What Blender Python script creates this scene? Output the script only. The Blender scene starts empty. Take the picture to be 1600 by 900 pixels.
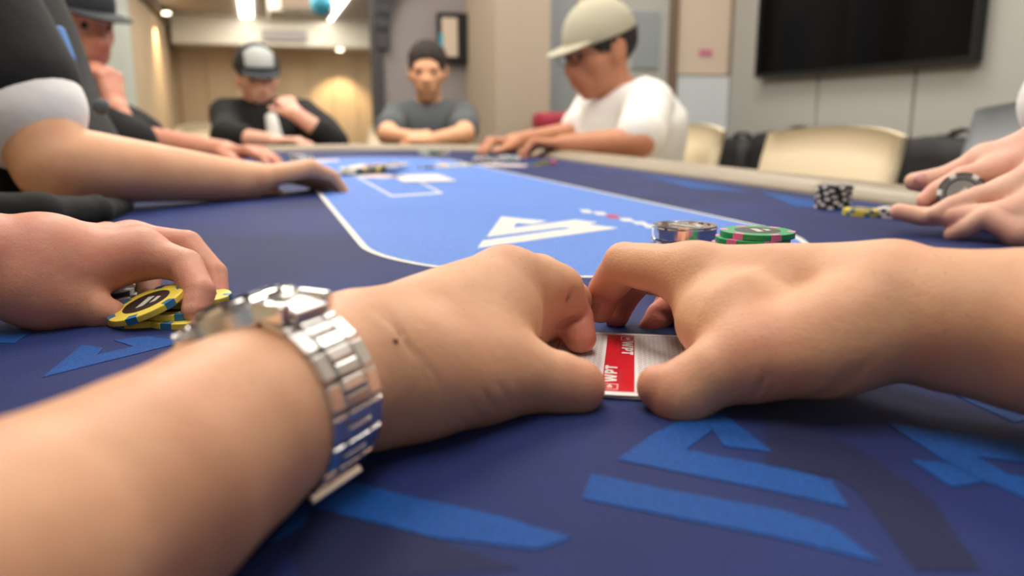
import bpy, bmesh, math, random
import numpy as np
from mathutils import Vector, Matrix

# ------------------------------------------------------------------ camera
FELT = 0.76                      # height of the table cloth
F = 1250.0                       # focal length in pixels of the 1600x900 frame
TH = math.radians(11.97)         # downward pitch
CAM = np.array([0.0, 0.0, FELT + 0.1019])
RIGHT = np.array([1.0, 0, 0])
FWD = np.array([0, math.cos(TH), -math.sin(TH)])
UP = np.array([0, math.sin(TH), math.cos(TH)])
scene = bpy.context.scene
cd = bpy.data.cameras.new('camera')
cam = bpy.data.objects.new('camera', cd)
scene.collection.objects.link(cam)
cam.location = CAM
cam.rotation_euler = (math.pi / 2 - TH, 0, 0)
cd.sensor_width = 36.0
cd.lens = 36.0 * F / 1600.0
cd.clip_start = 0.01
cd.clip_end = 60
cd.dof.use_dof = True
cd.dof.focus_distance = 0.385
cd.dof.aperture_fstop = 7.2
scene.camera = cam

# ------------------------------------------------------------------ world, lights, exposure
world = bpy.data.worlds.new('world')
scene.world = world
world.use_nodes = True
bg = world.node_tree.nodes['Background']
bg.inputs[0].default_value = (0.86, 0.93, 1.0, 1)
bg.inputs[1].default_value = 0.22
scene.view_settings.view_transform = 'Standard'
scene.view_settings.look = 'None'
scene.view_settings.gamma = 1.0
scene.view_settings.exposure = 0.5

PHI = math.radians(17.3)         # the room and the table are turned against the view
def NT(n, t, z=0.0):
    return np.array([n * math.cos(PHI) - t * math.sin(PHI), n * math.sin(PHI) + t * math.cos(PHI), z])

def area_light(name, loc, size, power, col, rot=(0, 0, 0)):
    l = bpy.data.lights.new(name, 'AREA')
    l.shape = 'RECTANGLE'; l.size = size[0]; l.size_y = size[1]
    l.energy = power; l.color = col
    o = bpy.data.objects.new(name, l)
    o.location = loc; o.rotation_euler = rot
    scene.collection.objects.link(o)
    return o
CEIL = 2.45
for (n, t, pw) in ((0.1, 0.25, 14), (0.1, 1.9, 17), (0.15, 3.6, 16), (1.8, 1.2, 13), (1.8, 3.0, 15), (-0.8, 1.0, 7)):
    area_light('panel_lamp', NT(n, t, CEIL - 0.05), (0.5, 1.1), pw, (1.0, 0.93, 0.84), (0, 0, PHI))

# ------------------------------------------------------------------ helpers
def P(px, py, z):
    """point at depth z (metres along the view axis) that stands at that place of the photograph"""
    return CAM + z * ((px - 800) / F * RIGHT - (py - 450) / F * UP + FWD)
def G(px, py, h=0.0):
    """point on the table cloth (h above it)"""
    d = (px - 800) / F * RIGHT - (py - 450) / F * UP + FWD
    s = (FELT + h - CAM[2]) / d[2]
    return CAM + s * d
def GZ(px, py, z0):
    d = (px - 800) / F * RIGHT - (py - 450) / F * UP + FWD
    return CAM + (z0 - CAM[2]) / d[2] * d

COL = scene.collection
def link(o, parent=None):
    COL.objects.link(o)
    if parent is not None:
        o.parent = parent
        o.matrix_parent_inverse = Matrix.Identity(4)
    return o
def tag(o, label=None, cat=None, group=None, kind=None):
    if label: o['label'] = label
    if cat: o['category'] = cat
    if group: o['group'] = group
    if kind: o['kind'] = kind
    return o
def empty(name, loc=(0, 0, 0), rz=0.0, label=None, cat=None, group=None):
    o = bpy.data.objects.new(name, None)
    o.empty_display_size = 0.05
    o.location = loc; o.rotation_euler = (0, 0, rz)
    COL.objects.link(o)
    return tag(o, label, cat, group)
def copy_tree(o, parent=None):
    c = o.copy(); COL.objects.link(c)
    if parent is not None: c.parent = parent
    for ch in list(o.children): copy_tree(ch, c)
    return c
def mesh_obj(name, verts, faces, mat, parent=None, smooth=True, mats=None, fmat=None):
    me = bpy.data.meshes.new(name)
    me.from_pydata([tuple(map(float, v)) for v in verts], [], faces)
    for m in (mats or [mat]): me.materials.append(m)
    if fmat is not None: me.polygons.foreach_set('material_index', fmat)
    if smooth: me.polygons.foreach_set('use_smooth', [True] * len(me.polygons))
    me.update()
    return link(bpy.data.objects.new(name, me), parent)
def bm_obj(name, bm, mat, parent=None, smooth=False, bevel=0.0, seg=2, matrix=None):
    if bevel > 0:
        bmesh.ops.bevel(bm, geom=[e for e in bm.edges if len(e.link_faces) == 2 and e.calc_face_angle(0) > 0.5],
                        offset=bevel, segments=seg, profile=0.5, affect='EDGES')
    bmesh.ops.recalc_face_normals(bm, faces=bm.faces)
    if matrix is not None: bm.transform(matrix)
    me = bpy.data.meshes.new(name); bm.to_mesh(me); bm.free()
    me.materials.append(mat)
    if smooth: me.polygons.foreach_set('use_smooth', [True] * len(me.polygons))
    return link(bpy.data.objects.new(name, me), parent)
def add_box(bm, c, s, rot=None):
    m = Matrix.Translation(Vector(c)) @ (rot.to_4x4() if rot is not None else Matrix.Identity(4)) @ Matrix.Diagonal((s[0], s[1], s[2], 1))
    return bmesh.ops.create_cube(bm, size=1.0, matrix=m)['verts']
def add_cyl(bm, c, r, h, seg=32, r2=None, rot=None):
    m = Matrix.Translation(Vector(c)) @ (rot.to_4x4() if rot is not None else Matrix.Identity(4))
    return bmesh.ops.create_cone(bm, cap_ends=True, segments=seg, radius1=r, radius2=r if r2 is None else r2, depth=h, matrix=m)['verts']
def box(name, c, s, mat, parent=None, bevel=0.0, rz=0.0, rot=None, smooth=False):
    bm = bmesh.new()
    R = rot if rot is not None else Matrix.Rotation(rz, 3, 'Z')
    add_box(bm, (0, 0, 0), s)
    return bm_obj(name, bm, mat, parent, smooth, bevel, matrix=Matrix.Translation(Vector(c)) @ R.to_4x4())
def basis(x, y, z):
    return Matrix((x, y, z)).transposed()
def unit(v):
    v = np.asarray(v, float); return v / np.linalg.norm(v)

# ------------------------------------------------------------------ implicit bodies: smooth unions of tapered limbs, meshed with surface nets
def smin(a, b, k):
    if k <= 0: return np.minimum(a, b)
    h = np.maximum(k - np.abs(a - b), 0) / k
    return np.minimum(a, b) - h * h * k * 0.25
class Sdf:
    def __init__(s, k=0.01):
        s.k = k; s.pr = []; s.kids = []; s.sub = []; s.cuts = []; s.first = False
    def cone(s, a, b, ra, rb, flat=None):
        s.pr.append(('c', np.asarray(a, np.float32), np.asarray(b, np.float32), ra, rb, flat)); return s
    def chain(s, pts, flat=None):
        s.pr.append(('h', [('c', np.asarray(a, np.float32), np.asarray(b, np.float32), ra, rb, flat) for (a, ra), (b, rb) in zip(pts[:-1], pts[1:])])); return s
    def ell(s, c, r, R=None):
        s.pr.append(('e', np.asarray(c, np.float32), np.asarray(r, np.float32), None if R is None else np.asarray(R, np.float32))); return s
    def kid(s, n, k):
        s.kids.append((n, k)); return s
    def carve(s, a, b, r, k=0.003):
        s.sub.append((np.asarray(a, np.float32), np.asarray(b, np.float32), r, k)); return s
    def carve_ell(s, c, r, R, k=0.01):
        s.sub.append((('e', np.asarray(c, np.float32), np.asarray(r, np.float32), np.asarray(R, np.float32)), None, 0, k)); return s
    def cut(s, pt, n):
        s.cuts.append((np.asarray(pt, np.float32), unit(n).astype(np.float32))); return s
    @staticmethod
    def prim(q, p):
        if q[0] == 'h':
            d = Sdf.prim(q[1][0], p)
            for c in q[1][1:]: d = smin(d, Sdf.prim(c, p), 0.0012)
            return d
        if q[0] == 'c':
            _, a, b, ra, rb, flat = q
            if flat is not None:
                u, f = np.asarray(flat[0], np.float32), np.float32(1 / flat[1] - 1)
                st = lambda v: v + (v @ u)[..., None] * u * f
                ba = st(b - a); pa = st(p - a)
            else:
                ba = b - a; pa = p - a
            t = np.clip((pa @ ba) / max(float(ba @ ba), 1e-12), 0, 1)
            d = pa - t[:, None] * ba
            return np.sqrt((d * d).sum(1)) - (ra + t * (rb - ra))
        _, c, r, R = q
        v = p - c
        if R is not None: v = v @ R           # columns of R are the local axes
        k0 = np.sqrt(((v / r) ** 2).sum(1)); k1 = np.sqrt(((v / (r * r)) ** 2).sum(1))
        return k0 * (k0 - 1) / np.maximum(k1, 1e-9)
    def ev(s, p):
        d = None
        for q in s.pr:
            e = Sdf.prim(q, p)
            d = e if d is None else smin(d, e, s.k)
        if s.first:
            for pt, n in s.cuts: d = np.maximum(d, (p - pt) @ n)
        out = d
        for n, k in s.kids:
            out = np.minimum(out, smin(d, n.ev(p), k))
        for a, b, r, k in s.sub:
            e = Sdf.prim(a, p) if b is None else Sdf.prim(('c', a, b, r, r, None), p)
            out = -smin(-out, e, k)
        for pt, n in ([] if s.first else s.cuts):
            out = np.maximum(out, (p - pt) @ n)
        return out
    def bounds(s):
        lo = []; hi = []
        for q in [c for q in s.pr for c in (q[1] if q[0] == 'h' else [q])]:
            if q[0] == 'c':
                m = max(q[3], q[4]); lo.append(np.minimum(q[1], q[2]) - m); hi.append(np.maximum(q[1], q[2]) + m)
            else:
                m = q[2].max(); lo.append(q[1] - m); hi.append(q[1] + m)
        for n, _ in s.kids:
            a, b = n.bounds(); lo.append(a); hi.append(b)
        return np.min(lo, 0), np.max(hi, 0)
def sdf_mesh(node, res, disp=None):
    """surface nets over the blocks that touch the surface; vertices are then pulled onto it"""
    f = (lambda p: node.ev(p)) if disp is None else (lambda p: node.ev(p) + disp(p))
    lo, hi = node.bounds(); lo = lo - 3 * res; hi = hi + 3 * res
    B = 8
    nb = np.ceil((hi - lo) / (res * B)).astype(int)
    n = nb * B
    def run(p):
        return np.concatenate([f(p[i:i + 300000]) for i in range(0, len(p), 300000)]) if len(p) else np.zeros(0, np.float32)
    bi = np.stack(np.meshgrid(*[np.arange(k) for k in nb], indexing='ij'), -1).reshape(-1, 3)
    cen = (lo + (bi * B + (B - 1) / 2) * res).astype(np.float32)
    dc = run(cen)
    act = np.abs(dc) < res * B * 0.5 * 1.7321 * 1.25 + 0.012
    D = np.empty((nb[0] * nb[1] * nb[2], B * B * B), np.float32)
    D[:] = np.sign(dc)[:, None]
    off = np.stack(np.meshgrid(*[np.arange(B)] * 3, indexing='ij'), -1).reshape(-1, 3)
    pts = (lo + (bi[act][:, None, :] * B + off[None]) * res).astype(np.float32).reshape(-1, 3)
    D[act] = run(pts).reshape(-1, B ** 3)
    V = D.reshape(nb[0], nb[1], nb[2], B, B, B).transpose(0, 3, 1, 4, 2, 5).reshape(n)
    s = V < 0
    cs = [s[i:n[0] - 1 + i, j:n[1] - 1 + j, k:n[2] - 1 + k] for i in (0, 1) for j in (0, 1) for k in (0, 1)]
    cnt = sum(c.astype(np.int8) for c in cs)
    cell = (cnt > 0) & (cnt < 8)
    idx = np.full(cell.shape, -1, np.int64); ci = np.argwhere(cell); idx[cell] = np.arange(len(ci))
    acc = np.zeros((len(ci), 3)); num = np.zeros(len(ci))
    corner = [(i, j, k) for i in (0, 1) for j in (0, 1) for k in (0, 1)]
    for a in corner:
        for ax in range(3):
            if a[ax]: continue
            b = list(a); b[ax] = 1
            va = V[ci[:, 0] + a[0], ci[:, 1] + a[1], ci[:, 2] + a[2]]; vb = V[ci[:, 0] + b[0], ci[:, 1] + b[1], ci[:, 2] + b[2]]
            m = (va < 0) != (vb < 0)
            t = va / np.where(m, va - vb, 1)
            q = np.tile(np.array(a, float), (len(ci), 1)); q[:, ax] = t
            acc[m] += q[m]; num[m] += 1
    v = lo + (ci + acc / num[:, None]) * res
    faces = []
    for ax in range(3):
        o = [(0, 0, 0)] * 4
        u, w = (ax + 1) % 3, (ax + 2) % 3
        sl = [slice(0, n[0]), slice(0, n[1]), slice(0, n[2])]
        s0 = [slice(0, k) for k in n]; s1 = [slice(0, k) for k in n]
        s0[ax] = slice(0, n[ax] - 1); s1[ax] = slice(1, n[ax])
        e = np.argwhere(s[tuple(s0)] != s[tuple(s1)])
        e = e[(e[:, u] > 0) & (e[:, w] > 0) & (e[:, u] < n[u] - 1) & (e[:, w] < n[w] - 1)]
        ins = s[e[:, 0], e[:, 1], e[:, 2]]
        quad = []
        for du, dw in ((-1, -1), (0, -1), (0, 0), (-1, 0)):
            c = e.copy(); c[:, u] += du; c[:, w] += dw
            quad.append(idx[c[:, 0], c[:, 1], c[:, 2]])
        quad = np.stack(quad, 1)
        quad[~ins] = quad[~ins][:, ::-1]
        faces.append(quad)
    faces = np.concatenate(faces)
    faces = faces[(faces >= 0).all(1)]
    h = res * 0.35
    for _ in range(2):
        p = v.astype(np.float32); d = run(p)
        g = np.stack([run(p + np.eye(3, dtype=np.float32)[i] * h) - run(p - np.eye(3, dtype=np.float32)[i] * h) for i in range(3)], 1) / (2 * h)
        gl = np.maximum((g * g).sum(1), 0.15)
        step = np.clip(d / gl, -res, res)
        v = v - step[:, None] * g * 0.8
    return v, faces
def sdf_obj(name, node, res, mat, parent=None, disp=None, origin=None):
    v, f = sdf_mesh(node, res, disp)
    me = bpy.data.meshes.new(name)
    me.vertices.add(len(v)); me.vertices.foreach_set('co', np.asarray(v, np.float32).ravel())
    me.loops.add(f.size); me.loops.foreach_set('vertex_index', f.ravel().astype(np.int32))
    me.polygons.add(len(f)); me.polygons.foreach_set('loop_start', np.arange(0, f.size, 4, dtype=np.int32))
    me.update(calc_edges=True); me.validate()
    me.polygons.foreach_set('use_smooth', [True] * len(me.polygons))
    me.materials.append(mat)
    return link(bpy.data.objects.new(name, me), parent)
def rel(o, root):
    """keep a part's world shape while its thing stands at its own base"""
    o.parent = root
    o.matrix_parent_inverse = Matrix.Translation(-Vector(root.location))
    return o
# ------------------------------------------------------------------ materials
def srgb(r, g, b):
    f = lambda c: ((c / 255 + 0.055) / 1.055) ** 2.4 if c > 10 else c / 255 / 12.92
    return (f(r), f(g), f(b), 1)
def mat(name, col, rough=0.5, metal=0.0, spec=0.5, sheen=0.0, sss=0.0, bump=None, var=None, emit=None, coat=0.0, aniso=0):
    m = bpy.data.materials.new(name); m.use_nodes = True
    nt = m.node_tree; b = nt.nodes['Principled BSDF']
    b.inputs['Base Color'].default_value = col
    b.inputs['Roughness'].default_value = rough
    b.inputs['Metallic'].default_value = metal
    b.inputs['Specular IOR Level'].default_value = spec
    b.inputs['Sheen Weight'].default_value = sheen
    b.inputs['Coat Weight'].default_value = coat
    if sss:
        b.inputs['Subsurface Weight'].default_value = sss
        b.inputs['Subsurface Radius'].default_value = (1.0, 0.35, 0.2)
        b.inputs['Subsurface Scale'].default_value = 0.006
    tc = nt.nodes.new('ShaderNodeTexCoord')
    if var:                                   # (scale, second colour, amount)
        n = nt.nodes.new('ShaderNodeTexNoise'); n.inputs['Scale'].default_value = var[0]; n.inputs['Detail'].default_value = 4
        r = nt.nodes.new('ShaderNodeMapRange'); r.inputs['From Min'].default_value = 0.35; r.inputs['From Max'].default_value = 0.65
        r.inputs['To Max'].default_value = var[2]
        x = nt.nodes.new('ShaderNodeMix'); x.data_type = 'RGBA'
        x.inputs['A'].default_value = col; x.inputs['B'].default_value = var[1]
        nt.links.new(tc.outputs['Object'], n.inputs['Vector']); nt.links.new(n.outputs['Fac'], r.inputs['Value'])
        nt.links.new(r.outputs['Result'], x.inputs['Factor']); nt.links.new(x.outputs['Result'], b.inputs['Base Color'])
    if bump:                                  # (scale, strength, distance)
        n = nt.nodes.new('ShaderNodeTexNoise'); n.inputs['Scale'].default_value = bump[0]; n.inputs['Detail'].default_value = 3
        bp = nt.nodes.new('ShaderNodeBump'); bp.inputs['Strength'].default_value = bump[1]; bp.inputs['Distance'].default_value = bump[2]
        nt.links.new(tc.outputs['Object'], n.inputs['Vector']); nt.links.new(n.outputs['Fac'], bp.inputs['Height']); nt.links.new(bp.outputs['Normal'], b.inputs['Normal'])
    if emit:
        b.inputs['Emission Color'].default_value = emit[0]; b.inputs['Emission Strength'].default_value = emit[1]
    return m
def skin_mat(name, col, red, pores=True, flush=None):
    """skin: blotchy reddish tone, fine pore and line relief, sparse dark hair roots"""
    m = mat(name, col, rough=0.52, spec=0.35, sss=0.25)
    nt = m.node_tree; b = nt.nodes['Principled BSDF']; L = nt.links.new
    tc = nt.nodes.new('ShaderNodeTexCoord')
    n1 = nt.nodes.new('ShaderNodeTexNoise'); n1.inputs['Scale'].default_value = 38; n1.inputs['Detail'].default_value = 5; n1.inputs['Roughness'].default_value = 0.6
    r1 = nt.nodes.new('ShaderNodeMapRange'); r1.inputs['From Min'].default_value = 0.36; r1.inputs['From Max'].default_value = 0.72; r1.inputs['To Max'].default_value = 0.6
    x = nt.nodes.new('ShaderNodeMix'); x.data_type = 'RGBA'; x.inputs['A'].default_value = col; x.inputs['B'].default_value = red
    L(tc.outputs['Object'], n1.inputs['Vector']); L(n1.outputs['Fac'], r1.inputs['Value']); L(r1.outputs['Result'], x.inputs['Factor'])
    last = x.outputs['Result']
    if pores:
        vo = nt.nodes.new('ShaderNodeTexVoronoi'); vo.inputs['Scale'].default_value = 260
        L(tc.outputs['Object'], vo.inputs['Vector'])
        lt = nt.nodes.new('ShaderNodeMapRange'); lt.inputs['From Min'].default_value = 0.05; lt.inputs['From Max'].default_value = 0.16; lt.inputs['To Min'].default_value = 0.45; lt.inputs['To Max'].default_value = 0
        L(vo.outputs['Distance'], lt.inputs['Value'])
        n2 = nt.nodes.new('ShaderNodeTexNoise'); n2.inputs['Scale'].default_value = 30
        L(tc.outputs['Object'], n2.inputs['Vector'])
        r2 = nt.nodes.new('ShaderNodeMapRange'); r2.inputs['From Min'].default_value = 0.5; r2.inputs['From Max'].default_value = 0.62
        L(n2.outputs['Fac'], r2.inputs['Value'])
        mu = nt.nodes.new('ShaderNodeMath'); mu.operation = 'MULTIPLY'
        L(lt.outputs['Result'], mu.inputs[0]); L(r2.outputs['Result'], mu.inputs[1])
        y = nt.nodes.new('ShaderNodeMix'); y.data_type = 'RGBA'; y.inputs['B'].default_value = (col[0] * 0.3, col[1] * 0.25, col[2] * 0.22, 1)
        L(last, y.inputs['A']); L(mu.outputs[0], y.inputs['Factor']); last = y.outputs['Result']
    if flush:                                  # blood showing at the finger ends
        at = nt.nodes.new('ShaderNodeAttribute'); at.attribute_name = 'flush'
        y = nt.nodes.new('ShaderNodeMix'); y.data_type = 'RGBA'; y.inputs['B'].default_value = flush
        L(last, y.inputs['A']); L(at.outputs['Fac'], y.inputs['Factor']); last = y.outputs['Result']
    L(last, b.inputs['Base Color'])
    nb = nt.nodes.new('ShaderNodeTexVoronoi'); nb.inputs['Scale'].default_value = 900
    n3 = nt.nodes.new('ShaderNodeTexNoise'); n3.inputs['Scale'].default_value = 220; n3.inputs['Detail'].default_value = 4
    L(tc.outputs['Object'], nb.inputs['Vector']); L(tc.outputs['Object'], n3.inputs['Vector'])
    ad = nt.nodes.new('ShaderNodeMath'); ad.operation = 'MULTIPLY_ADD'; ad.inputs[1].default_value = 0.35
    L(nb.outputs['Distance'], ad.inputs[0]); L(n3.outputs['Fac'], ad.inputs[2])
    bp = nt.nodes.new('ShaderNodeBump'); bp.inputs['Strength'].default_value = 0.35; bp.inputs['Distance'].default_value = 0.0007
    L(ad.outputs[0], bp.inputs['Height']); L(bp.outputs['Normal'], b.inputs['Normal'])
    return m
def cloth_mat(name, col, col2, scale=3.0, blotch=0.5):
    """dyed speed cloth: two close tones in soft blotches, fine crosswise weave"""
    m = mat(name, col, rough=0.62, spec=0.14, sheen=0.10)
    nt = m.node_tree; b = nt.nodes['Principled BSDF']; L = nt.links.new
    b.inputs['Sheen Roughness'].default_value = 0.4
    b.inputs['Sheen Tint'].default_value = (0.45, 0.6, 1.0, 1)
    tc = nt.nodes.new('ShaderNodeTexCoord')
    n1 = nt.nodes.new('ShaderNodeTexNoise'); n1.inputs['Scale'].default_value = scale; n1.inputs['Detail'].default_value = 6; n1.inputs['Roughness'].default_value = 0.62
    r1 = nt.nodes.new('ShaderNodeMapRange'); r1.inputs['From Min'].default_value = 0.38; r1.inputs['From Max'].default_value = 0.62; r1.inputs['To Max'].default_value = blotch
    x = nt.nodes.new('ShaderNodeMix'); x.data_type = 'RGBA'; x.inputs['A'].default_value = col; x.inputs['B'].default_value = col2
    n2 = nt.nodes.new('ShaderNodeTexNoise'); n2.inputs['Scale'].default_value = 900; n2.inputs['Detail'].default_value = 2
    r2 = nt.nodes.new('ShaderNodeMapRange'); r2.inputs['From Min'].default_value = 0.3; r2.inputs['From Max'].default_value = 0.7; r2.inputs['To Min'].default_value = 0.7; r2.inputs['To Max'].default_value = 1.4
    mu = nt.nodes.new('ShaderNodeMix'); mu.data_type = 'RGBA'; mu.blend_type = 'MULTIPLY'; mu.inputs['Factor'].default_value = 1
    L(tc.outputs['Object'], n1.inputs['Vector']); L(n1.outputs['Fac'], r1.inputs['Value']); L(r1.outputs['Result'], x.inputs['Factor'])
    L(tc.outputs['Object'], n2.inputs['Vector']); L(n2.outputs['Fac'], r2.inputs['Value'])
    L(x.outputs['Result'], mu.inputs['A']); L(r2.outputs['Result'], mu.inputs['B']); L(mu.outputs['Result'], b.inputs['Base Color'])
    w = nt.nodes.new('ShaderNodeTexWave'); w.inputs['Scale'].default_value = 420; w.inputs['Distortion'].default_value = 1.5
    w.bands_direction = 'DIAGONAL'
    L(tc.outputs['Object'], w.inputs['Vector'])
    bp = nt.nodes.new('ShaderNodeBump'); bp.inputs['Strength'].default_value = 0.4; bp.inputs['Distance'].default_value = 0.0005
    ad = nt.nodes.new('ShaderNodeMath'); ad.operation = 'ADD'
    L(w.outputs['Fac'], ad.inputs[0]); L(n2.outputs['Fac'], ad.inputs[1]); L(ad.outputs[0], bp.inputs['Height']); L(bp.outputs['Normal'], b.inputs['Normal'])
    return m
M = {}
M['skin'] = skin_mat('hero_skin', srgb(214, 166, 130), srgb(205, 142, 112), True, srgb(196, 112, 100))
M['skin_mid'] = skin_mat('light_tan_skin', srgb(222, 172, 134), srgb(210, 148, 114), False)
M['skin_far'] = skin_mat('tanned_skin', srgb(196, 140, 106), srgb(186, 112, 90), False)
M['skin_pale'] = skin_mat('pale_skin', srgb(226, 182, 158), srgb(222, 150, 136), False)
M['skin_red'] = skin_mat('ruddy_skin', srgb(206, 150, 124), srgb(198, 118, 104), False)
M['felt'] = cloth_mat('felt_navy', srgb(26, 34, 80), srgb(36, 56, 120), 5, 0.5)
M['felt_mid'] = cloth_mat('felt_bright_print', srgb(17, 72, 142), srgb(16, 62, 128), 8, 0.4)
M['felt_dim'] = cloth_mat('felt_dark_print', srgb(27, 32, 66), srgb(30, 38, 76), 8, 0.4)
M['felt_field'] = cloth_mat('felt_playing_field', srgb(92, 130, 204), srgb(82, 118, 196), 3, 0.4)
M['felt_white'] = cloth_mat('felt_white_print', srgb(214, 214, 206), srgb(200, 200, 196), 9, 0.4)
M['felt_red'] = cloth_mat('felt_red_print', srgb(190, 40, 50), srgb(180, 36, 46), 9, 0.4)
M['rail'] = mat('rail_leather', srgb(150, 138, 118), rough=0.42, spec=0.45, bump=(160, 0.25, 0.001), var=(6, srgb(134, 122, 104), 0.6))
M['thread'] = mat('stitch_thread', srgb(196, 188, 170), rough=0.8)
M['black'] = mat('black_plastic', srgb(22, 22, 24), rough=0.4)
M['wood_dark'] = mat('dark_wood', srgb(46, 34, 28), rough=0.5, var=(5, srgb(64, 46, 36), 0.6))
M['steel'] = mat('brushed_steel', (0.78, 0.77, 0.75, 1), rough=0.27, metal=1.0, bump=(600, 0.06, 0.0002))
M['steel_pol'] = mat('polished_steel', (0.86, 0.86, 0.85, 1), rough=0.1, metal=1.0)
M['glass'] = mat('crystal', (0.9, 0.95, 1, 1), rough=0.02)
M['glass'].node_tree.nodes['Principled BSDF'].inputs['Transmission Weight'].default_value = 1.0
M['dial'] = mat('watch_dial', srgb(20, 24, 34), rough=0.35)
M['card_white'] = mat('card_stock', srgb(236, 234, 232), rough=0.38, coat=0.15)
M['card_red'] = mat('card_red_ink', srgb(206, 14, 34), rough=0.33, coat=0.2)
M['card_line'] = mat('card_thin_red_line', srgb(176, 60, 78), rough=0.4)
M['card_grey'] = mat('card_pattern_ink', srgb(160, 132, 148), rough=0.4)
# ------------------------------------------------------------------ the room (aligned with the table: n to the right, t away)
M['wall_tan'] = mat('wall_tan', srgb(204, 180, 146), rough=0.7, var=(1.5, srgb(192, 164, 128), 0.5))
M['wall_beige'] = mat('wall_beige', srgb(178, 164, 146), rough=0.75)
M['wall_grey'] = mat('wall_grey_violet', srgb(148, 142, 142), rough=0.75)
M['wall_cream'] = mat('wall_cream', srgb(214, 196, 176), rough=0.7)
M['panel_grey'] = mat('grey_fabric_panel', srgb(172, 172, 166), rough=0.8, bump=(400, 0.2, 0.0006))
M['ceiling'] = mat('ceiling_paint', srgb(176, 166, 152), rough=0.8)
M['white_paint'] = mat('white_paint', srgb(228, 222, 206), rough=0.6)
M['mint'] = mat('pale_green_door', srgb(206, 214, 202), rough=0.5)
M['brown_trim'] = mat('brown_trim', srgb(120, 100, 84), rough=0.6)
M['dark_trim'] = mat('dark_trim', srgb(62, 62, 66), rough=0.6)
M['floor'] = mat('carpet', srgb(92, 86, 80), rough=0.95, var=(14, srgb(78, 74, 70), 0.7), bump=(500, 0.4, 0.002))
M['led'] = mat('led_strip', (1, 1, 1, 1), emit=((1.0, 0.95, 0.86, 1), 5.0))
M['lamp'] = mat('lamp_disc', (1, 1, 1, 1), emit=((1.0, 0.86, 0.62, 1), 6.0))
M['teal'] = mat('teal_paper', srgb(70, 170, 200), rough=0.6)
M['tv'] = mat('screen_glass', (0.002, 0.002, 0.003, 1), rough=0.12, spec=0.12)
M['white_board'] = mat('whiteboard', srgb(214, 220, 224), rough=0.25)
M['blue_glass'] = mat('bluish_glass', srgb(150, 156, 158), rough=0.25)
M['cream_leather'] = mat('cream_leather', srgb(238, 222, 190), rough=0.45, bump=(120, 0.2, 0.0008))
M['grey_fabric'] = mat('blue_grey_fabric', srgb(160, 168, 174), rough=0.7, bump=(500, 0.2, 0.0005))
M['chrome'] = mat('chrome', (0.7, 0.7, 0.72, 1), rough=0.15, metal=1)
M['bag'] = mat('black_nylon', srgb(24, 24, 28), rough=0.6, bump=(30, 0.4, 0.01))
def S(o): o['kind'] = 'structure'; return o
def rbox(name, n0, n1, t0, t1, z0, z1, m, parent=None, bevel=0.0):
    c = NT((n0 + n1) / 2, (t0 + t1) / 2, (z0 + z1) / 2)
    return box(name, c, (n1 - n0, t1 - t0, z1 - z0), m, parent, bevel, rz=PHI)
S(rbox('floor', -1.9, 3.2, -1.6, 15.2, -0.1, 0, M['floor']))
S(rbox('ceiling', -1.9, 3.2, -1.6, 15.2, CEIL, CEIL + 0.1, M['ceiling']))
S(rbox('wall_left', -1.45, -1.31, -1.6, 15.0, 0, CEIL, M['wall_tan']))
S(rbox('trim_1', -1.31, -1.21, -1.5, 14.4, CEIL - 0.14, CEIL, M['brown_trim']))
S(rbox('door_1', -1.31, -1.27, 7.3, 10.0, 0, CEIL - 0.15, M['mint']))
S(rbox('wall_far', -1.31, 3.0, 14.9, 15.0, 0, CEIL, M['wall_tan']))
S(rbox('trim_2', -1.2, 2.6, 14.0, 14.9, CEIL - 0.43, CEIL, M['white_paint']))
# tall tan boards on the far and the left wall
fw = [o for o in bpy.data.objects if o.name == 'wall_far'][0]
def on(o, root):
    o.parent = root; o.matrix_parent_inverse = root.matrix_basis.inverted(); return o
for k in range(9):
    on(rbox('wall_panel', -1.2 + k * 0.42, -0.79 + k * 0.42, 14.86, 14.9, 0.1, CEIL - 0.45, M['wall_tan'], bevel=0.008), fw)
wl = [o for o in bpy.data.objects if o.name == 'wall_left'][0]
for k in range(13):
    if k not in (6, 7, 8): on(rbox('wall_panel', -1.31, -1.285, 1.0 + k * 1.02, 1.99 + k * 1.02, 0.1, CEIL - 0.16, M['wall_tan'], bevel=0.008), wl)
for k, n in enumerate((-0.06, 1.17)):
    o = rbox('ceiling_light', n - 0.09, n + 0.09, 1.5, 13.9, CEIL - 0.03, CEIL - 0.001, M['led'])
    tag(o, ('straight white light strip on the ceiling, left of the pair', 'straight white light strip on the ceiling, right of the pair')[k], 'ceiling light')
ac = empty('air_conditioner', NT(0.62, 11.2, CEIL), PHI, 'boxy white air conditioner under the ceiling between the light strips', 'air conditioner')
rel_ = lambda o, r: on(o, r)
bpy.context.view_layer.update()
on(rbox('housing', 0.22, 1.0, 10.7, 11.7, CEIL - 0.3, CEIL - 0.02, M['white_paint'], bevel=0.02), ac)
on(rbox('grille', 0.36, 0.96, 10.66, 10.70, CEIL - 0.27, CEIL - 0.12, M['brown_trim']), ac)
for (px, py, z, lab) in ((502, 6, 9.4, 'larger teal paper ball hanging in front of the air conditioner'), (475, 61, 13.5, 'smaller teal paper ball hanging before the pale beam')):
    p = P(px, py, z)
    e = empty('paper_lantern', p, 0, lab, 'decoration')
    bm = bmesh.new(); bmesh.ops.create_uvsphere(bm, u_segments=20, v_segments=12, radius=0.13)
    for vv in bm.verts: vv.co *= 1 + 0.03 * math.sin(vv.co.z * 140)
    bm_obj('globe', bm, M['teal'], e, smooth=True)
    bm = bmesh.new(); add_cyl(bm, (0, 0, (CEIL - p[2]) / 2 + 0.06), 0.004, CEIL - p[2] - 0.12, 8); bm_obj('cord', bm, M['black'], e)
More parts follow.
